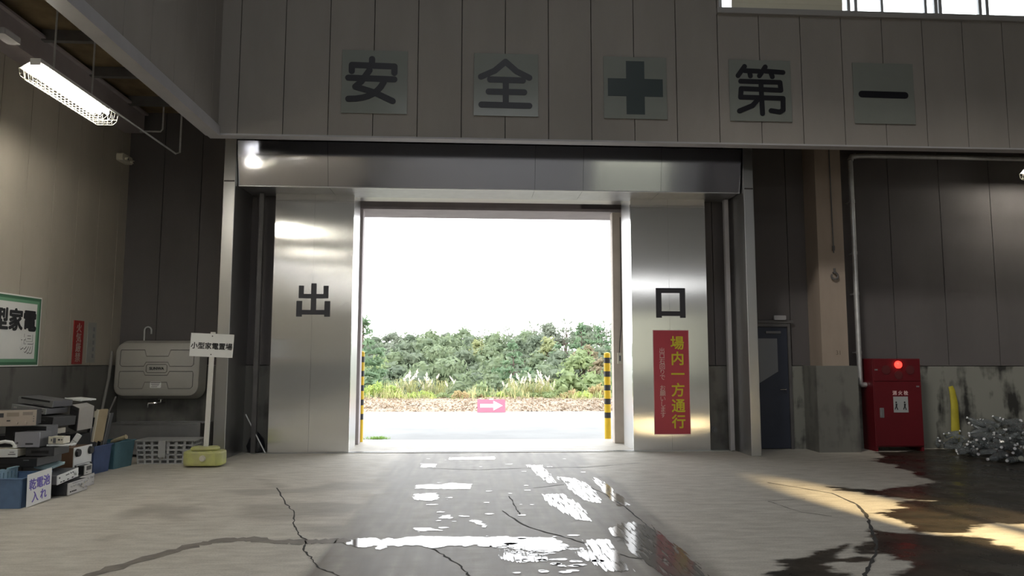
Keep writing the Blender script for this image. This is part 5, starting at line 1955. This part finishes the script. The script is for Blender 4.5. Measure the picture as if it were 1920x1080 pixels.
def pine_tree(seed, H, Wd, m):
    rnd = random.Random(seed)
    r_ = bpy.data.objects.new('pine_tree', None)
    C.objects.link(r_)
    cr_, tk = MB(), MB()
    tk.tube([(0, 0, -0.5), (0.06, 0, H * 0.4), (0.0, 0.05, H * 0.97)], 0.16, 8, r_end=0.03)
    blobs = []
    lev = 9
    for k in range(lev):
        t = k / (lev - 1)
        z = H * (0.34 + 0.62 * t)
        rad = Wd * (1.0 - 0.86 * t ** 1.25) * (0.8 + 0.2 * rnd.random())
        nb = max(3, int(7 * (1 - t) + 2))
        for j in range(nb):
            a = 2 * PI * j / nb + rnd.uniform(-.4, .4) + k
            rr = rad * rnd.uniform(0.55, 0.95)
            x, y = rr * math.cos(a), rr * math.sin(a)
            blobs.append((x, y, z + 0.1 * rnd.random() - 0.05 * rr, max(0.28, rad * 0.38), max(0.28, rad * 0.38), 0.17 + 0.06 * rad))
            tk.tube([(0, 0, z - 0.15), (x, y, z - 0.04)], 0.035, 5, r_end=0.012)
    blobs.append((0, 0, H * 0.97, 0.28, 0.28, 0.42))
    leaf_cloud(cr_, blobs, 260, 0.18, rnd, flat=0.35, aspect=2.4)
    core(cr_, blobs, 0.5)
    cr_.build('crown', m, r_)
    tk.build('trunk', BARK, r_)
    return r_


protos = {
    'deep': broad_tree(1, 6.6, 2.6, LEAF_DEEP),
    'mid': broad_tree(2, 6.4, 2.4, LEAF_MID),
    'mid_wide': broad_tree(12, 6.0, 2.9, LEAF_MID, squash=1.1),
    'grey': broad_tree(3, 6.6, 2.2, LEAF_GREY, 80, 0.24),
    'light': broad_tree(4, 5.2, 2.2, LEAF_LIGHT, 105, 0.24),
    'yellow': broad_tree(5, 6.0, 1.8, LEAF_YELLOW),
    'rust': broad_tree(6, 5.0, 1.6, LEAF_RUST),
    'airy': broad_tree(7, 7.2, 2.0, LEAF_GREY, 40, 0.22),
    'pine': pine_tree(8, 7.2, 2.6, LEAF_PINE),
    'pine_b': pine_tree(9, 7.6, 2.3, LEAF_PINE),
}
LAB = {
    'deep': ('dark green broadleaf tree on the hillside beyond the verge', 'tree', 'dark green broadleaf trees on the hillside'),
    'mid': ('mid green round crowned tree on the hillside beyond the verge', 'tree', 'mid green round crowned trees'),
    'mid_wide': ('mid green wide crowned tree on the hillside beyond the verge', 'tree', 'mid green wide crowned trees'),
    'grey': ('greyish green tree on the hillside beyond the verge', 'tree', 'greyish green trees'),
    'light': ('light green leafy tree at the foot of the hillside', 'tree', 'light green leafy trees'),
    'yellow': ('yellowing tree among green crowns on the hillside', 'tree', 'yellowing trees'),
    'rust': ('russet autumn tree among green crowns on the hillside', 'tree', 'russet autumn trees'),
    'airy': ('thin see-through tree standing on the ridge line', 'tree', 'thin trees on the ridge'),
    'pine': ('green layered pine on the hillside beyond the verge', 'tree', 'layered pines on the hillside'),
    'pine_b': ('tall narrow pine on the hillside beyond the verge', 'tree', 'tall narrow pines'),
}
used_p = set()


def tree(kind, u, v, Y, s=1.0, label=None, rz=None):
    """a tree whose crown top shows at photo pixel u,v when it stands at distance Y"""
    top = on(u, v, 1, Y)
    src = protos[kind]
    H = {'deep': 6.6, 'mid': 6.4, 'mid_wide': 6.0, 'grey': 6.6, 'light': 5.2, 'yellow': 6.0, 'rust': 5.0, 'airy': 7.2, 'pine': 7.5, 'pine_b': 7.9}[kind]
    o = src if kind not in used_p else copy_tree(src)
    used_p.add(kind)
    base = top.z - H * s
    o.location = (top.x, Y, base)
    o.rotation_euler = (0, 0, rz if rz is not None else rt.uniform(0, 6.28))
    o.scale = (s, s, s)
    lb, ct, gp = LAB[kind]
    if label:
        tag(o, label, ct)
        if 'group' in o:
            del o['group']
    else:
        tag(o, lb, ct, gp)
    return o


rt = random.Random(23)
# ridge, right to left
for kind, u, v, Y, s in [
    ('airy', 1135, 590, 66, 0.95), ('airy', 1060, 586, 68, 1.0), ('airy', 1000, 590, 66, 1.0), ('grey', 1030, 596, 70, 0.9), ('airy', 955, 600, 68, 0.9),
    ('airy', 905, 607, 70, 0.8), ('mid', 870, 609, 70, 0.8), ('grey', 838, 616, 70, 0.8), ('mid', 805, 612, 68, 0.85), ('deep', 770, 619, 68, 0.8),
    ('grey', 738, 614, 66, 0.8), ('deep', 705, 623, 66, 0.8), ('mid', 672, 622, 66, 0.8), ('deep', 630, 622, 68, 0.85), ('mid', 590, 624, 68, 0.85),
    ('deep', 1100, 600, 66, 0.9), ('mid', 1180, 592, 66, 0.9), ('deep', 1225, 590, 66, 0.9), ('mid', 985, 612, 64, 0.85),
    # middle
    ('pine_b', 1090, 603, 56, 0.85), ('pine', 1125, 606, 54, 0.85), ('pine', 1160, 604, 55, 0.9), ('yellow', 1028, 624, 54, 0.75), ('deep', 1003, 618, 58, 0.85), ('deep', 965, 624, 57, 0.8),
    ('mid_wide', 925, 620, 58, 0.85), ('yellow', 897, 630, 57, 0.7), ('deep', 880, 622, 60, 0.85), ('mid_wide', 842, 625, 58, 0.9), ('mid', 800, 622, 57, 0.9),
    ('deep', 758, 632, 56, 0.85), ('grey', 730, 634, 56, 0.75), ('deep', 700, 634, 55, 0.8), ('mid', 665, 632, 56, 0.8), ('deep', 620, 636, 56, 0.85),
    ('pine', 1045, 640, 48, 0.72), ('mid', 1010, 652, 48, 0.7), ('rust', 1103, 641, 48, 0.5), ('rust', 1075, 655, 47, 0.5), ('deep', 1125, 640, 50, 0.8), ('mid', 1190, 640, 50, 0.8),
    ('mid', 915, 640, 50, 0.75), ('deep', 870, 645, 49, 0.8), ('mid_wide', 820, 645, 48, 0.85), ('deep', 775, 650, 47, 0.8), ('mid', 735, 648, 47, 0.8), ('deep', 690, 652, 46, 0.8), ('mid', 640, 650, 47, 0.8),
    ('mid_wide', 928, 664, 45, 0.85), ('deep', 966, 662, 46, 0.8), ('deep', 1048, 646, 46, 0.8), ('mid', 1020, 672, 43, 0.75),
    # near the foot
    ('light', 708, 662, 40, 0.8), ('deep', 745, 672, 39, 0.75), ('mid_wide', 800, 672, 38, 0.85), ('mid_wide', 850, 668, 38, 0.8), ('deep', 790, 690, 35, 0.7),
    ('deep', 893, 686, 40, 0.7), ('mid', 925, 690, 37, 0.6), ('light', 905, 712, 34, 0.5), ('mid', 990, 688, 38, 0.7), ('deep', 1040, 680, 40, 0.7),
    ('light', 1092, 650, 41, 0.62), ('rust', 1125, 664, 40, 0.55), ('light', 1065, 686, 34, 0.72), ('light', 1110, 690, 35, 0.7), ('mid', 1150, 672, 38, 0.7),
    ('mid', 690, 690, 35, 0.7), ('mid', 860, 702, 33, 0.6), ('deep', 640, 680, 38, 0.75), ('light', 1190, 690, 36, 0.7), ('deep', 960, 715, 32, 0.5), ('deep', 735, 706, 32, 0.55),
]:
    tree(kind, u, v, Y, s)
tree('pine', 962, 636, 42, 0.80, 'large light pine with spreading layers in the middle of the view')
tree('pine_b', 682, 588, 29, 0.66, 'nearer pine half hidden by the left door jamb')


# bushes of leaves along the verge
def bush(u, v, Y, w_, h_, m, label, name='bush', dens=260, size=0.07):
    rnd = random.Random(int(u * 7 + v))
    p = on(u, v, 1, Y)
    zb = vz(p.x, min(Y, 24.4)) - 0.05
    r_ = thing(name, label, 'bush', (p.x, Y, zb))
    mb = MB()
    bl = []
    for k in range(9):
        x = rnd.uniform(-w_ / 2, w_ / 2)
        hh = h_ * (1 - 0.6 * abs(x) / (w_ / 2)) * rnd.uniform(0.45, 0.9)
        bl.append((x, rnd.uniform(-.2, .2), hh, w_ * 0.16, 0.2, h_ * 0.22))
    leaf_cloud(mb, bl, dens * 12, size, rnd)
    mb.build('leaves', m, r_)
    st_ = MB()
    for k in range(7):
        b = bl[k]
        st_.tube([(b[0] * 0.4, 0, 0), (b[0] * 0.7, b[1] * .5, b[2] * 0.6), (b[0], b[1], b[2] + 0.05)], 0.010, 5, r_end=0.004)
    st_.build('stems', STALK, r_)
    return r_


bush(712, 735, 24.5, 1.05, 0.72, LEAF_BUSH, 'yellow green leafy bush right beside the left bollard')
bush(1118, 738, 24.7, 0.75, 0.55, WEED_RED, 'reddish orange weeds next to the right bollard', 'weed_clump', 160)
bush(1010, 740, 24.8, 1.3, 0.30, LEAF_LIGHT, 'low light green bush under the right pampas grass', 'bush', 150)
bush(880, 742, 24.6, 0.8, 0.32, WEED_RED, 'low orange tinged weeds left of the arrow board', 'weed_clump', 140)


LOWB = [(735, 0.7, 0.30, LEAF_BUSH, 'low yellow green bush just right of the leftmost leafy bush'), (790, 0.9, 0.34, LEAF_BUSH, 'leafy yellow green undergrowth between the two left pampas clumps'),
        (835, 0.8, 0.26, LEAF_LIGHT, 'low green bush under the sparse pampas grass'), (862, 0.6, 0.34, WEED_RED, 'buff orange weeds right of the sparse pampas grass'),
        (905, 0.6, 0.30, LEAF_LIGHT, 'low green bush directly behind the arrow board'), (932, 0.6, 0.34, LEAF_BUSH, 'yellow green bush at the right end of the arrow board'),
        (955, 0.9, 0.36, LEAF_LIGHT, 'green bush under the twin plumed pampas grass'), (1045, 0.8, 0.34, LEAF_LIGHT, 'green undergrowth right of the pampas row'),
        (1070, 0.7, 0.40, WEED_RED, 'straw coloured weeds between pampas row and right bollard'), (1092, 0.6, 0.34, LEAF_BUSH, 'yellow green bush left of the reddish weeds')]
for u_, w_, h_, m_, lb_ in LOWB:
    bush(u_, 740, 24.35, w_, h_, m_, lb_, 'bush', 170, 0.055)


# pampas grass
def pampas(u, Y, plumes, label):
    p = on(u, 740, 1, Y)
    zb = vz(p.x, min(Y, 24.4)) - 0.03
    r_ = thing('pampas_grass', label, 'grass clump', (p.x, Y, zb), group='pampas grass clumps on the verge')
    rnd = random.Random(int(u))
    bl = MB()
    for _ in range(80):
        a = rnd.uniform(0, 2 * PI)
        l = rnd.uniform(0.25, 0.65)
        hh = rnd.uniform(0.25, 0.7)
        wv = 0.008
        b0 = Vector((rnd.uniform(-.15, .15), rnd.uniform(-.1, .1), 0))
        d_ = Vector((math.cos(a), math.sin(a) * 0.6, 0))
        s_ = Vector((-d_.y, d_.x, 0)) * wv
        q1 = b0 + d_ * l * 0.35 + Vector((0, 0, hh))
        q2 = b0 + d_ * l + Vector((0, 0, hh * rnd.uniform(0.5, 1.05)))
        bl.add([b0 - s_, b0 + s_, q1 + s_, q1 - s_, q2], [(0, 1, 2, 3), (3, 2, 4)])
    bl.build('blades', WEED, r_)
    for (pu, pv, ln) in plumes:
        t = on(pu, pv, 1, Y) - Vector((p.x, Y, zb))
        t.y = rnd.uniform(-.1, .1)
        pm = MB()
        base = Vector((t.x * 0.45, 0, 0))
        lean = rnd.uniform(-0.10, 0.10)
        tip = t + Vector((lean * 0.4, 0, 0))
        mid = t - Vector((lean, 0, ln))
        pm.cur = 1
        pm.tube([base, (base + mid) / 2 + Vector((0, 0, 0.05)), mid], 0.006, 5, r_end=0.004)
        pm.cur = 0
        for _ in range(46):
            q = rnd.random()
            c0 = mid.lerp(tip, q)
            rr = 0.085 * math.sin(PI * min(1, 0.18 + 0.82 * q)) * ln / 0.24 + 0.008
            dv = Vector((rnd.uniform(-1, 1), rnd.uniform(-1, 1), rnd.uniform(0.6, 1.4))).normalized()
            e1 = c0 + Vector((dv.x * rr, dv.y * rr, dv.z * 0.06))
            sd_ = dv.orthogonal().normalized() * 0.013
            pm.add([c0 - sd_, c0 + sd_, e1 + sd_ * 0.4, e1 - sd_ * 0.4], [(0, 1, 2, 3)])
        pm.build('plume', [PLUME, STALK], r_)
    return r_


pampas(772, 24.9, [(768, 696, .26), (782, 694, .26), (762, 703, .22), (776, 704, .2), (760, 714, .2), (769, 712, .2), (786, 711, .18), (757, 722, .18), (764, 722, .18)], 'pampas grass with tall plumes, leftmost big clump')
pampas(802, 25.0, [(800, 700, .24), (797, 708, .2), (804, 710, .2), (809, 714, .22), (794, 720, .2), (812, 720, .18), (802, 722, .2)], 'pampas grass with thick drooping plumes beside the leftmost clump')
pampas(825, 25.0, [(822, 703, .16), (845, 707, .16), (853, 714, .12), (836, 716, .18)], 'sparse pampas grass with few thin plumes left of the arrow board')
pampas(745, 24.8, [(743, 721, .14), (748, 724, .16), (739, 729, .14), (752, 730, .14), (745, 732, .14)], 'low pampas grass with short buff plumes next to the yellow green bush')
pampas(962, 24.9, [(958, 702, .26), (970, 702, .24), (961, 712, .2), (967, 716, .2), (943, 717, .14), (951, 720, .14), (962, 722, .2)], 'pampas grass with twin upright plumes just right of the arrow board')
pampas(988, 25.0, [(992, 700, .24), (980, 707, .24), (986, 708, .22), (994, 710, .2), (982, 718, .2), (989, 719, .2)], 'pampas grass with dense plumes second right of the arrow board')
pampas(1012, 24.9, [(1009, 695, .28), (1014, 698, .26), (1005, 706, .22), (1011, 710, .22), (1017, 712, .2), (1008, 720, .2), (1016, 722, .2)], 'tallest pampas grass clump right of the arrow board')
pampas(1028, 25.0, [(1024, 706, .2), (1029, 706, .2), (1040, 716, .18), (1026, 718, .18), (1033, 724, .16)], 'pampas grass with bent plumes at the right end of the row')
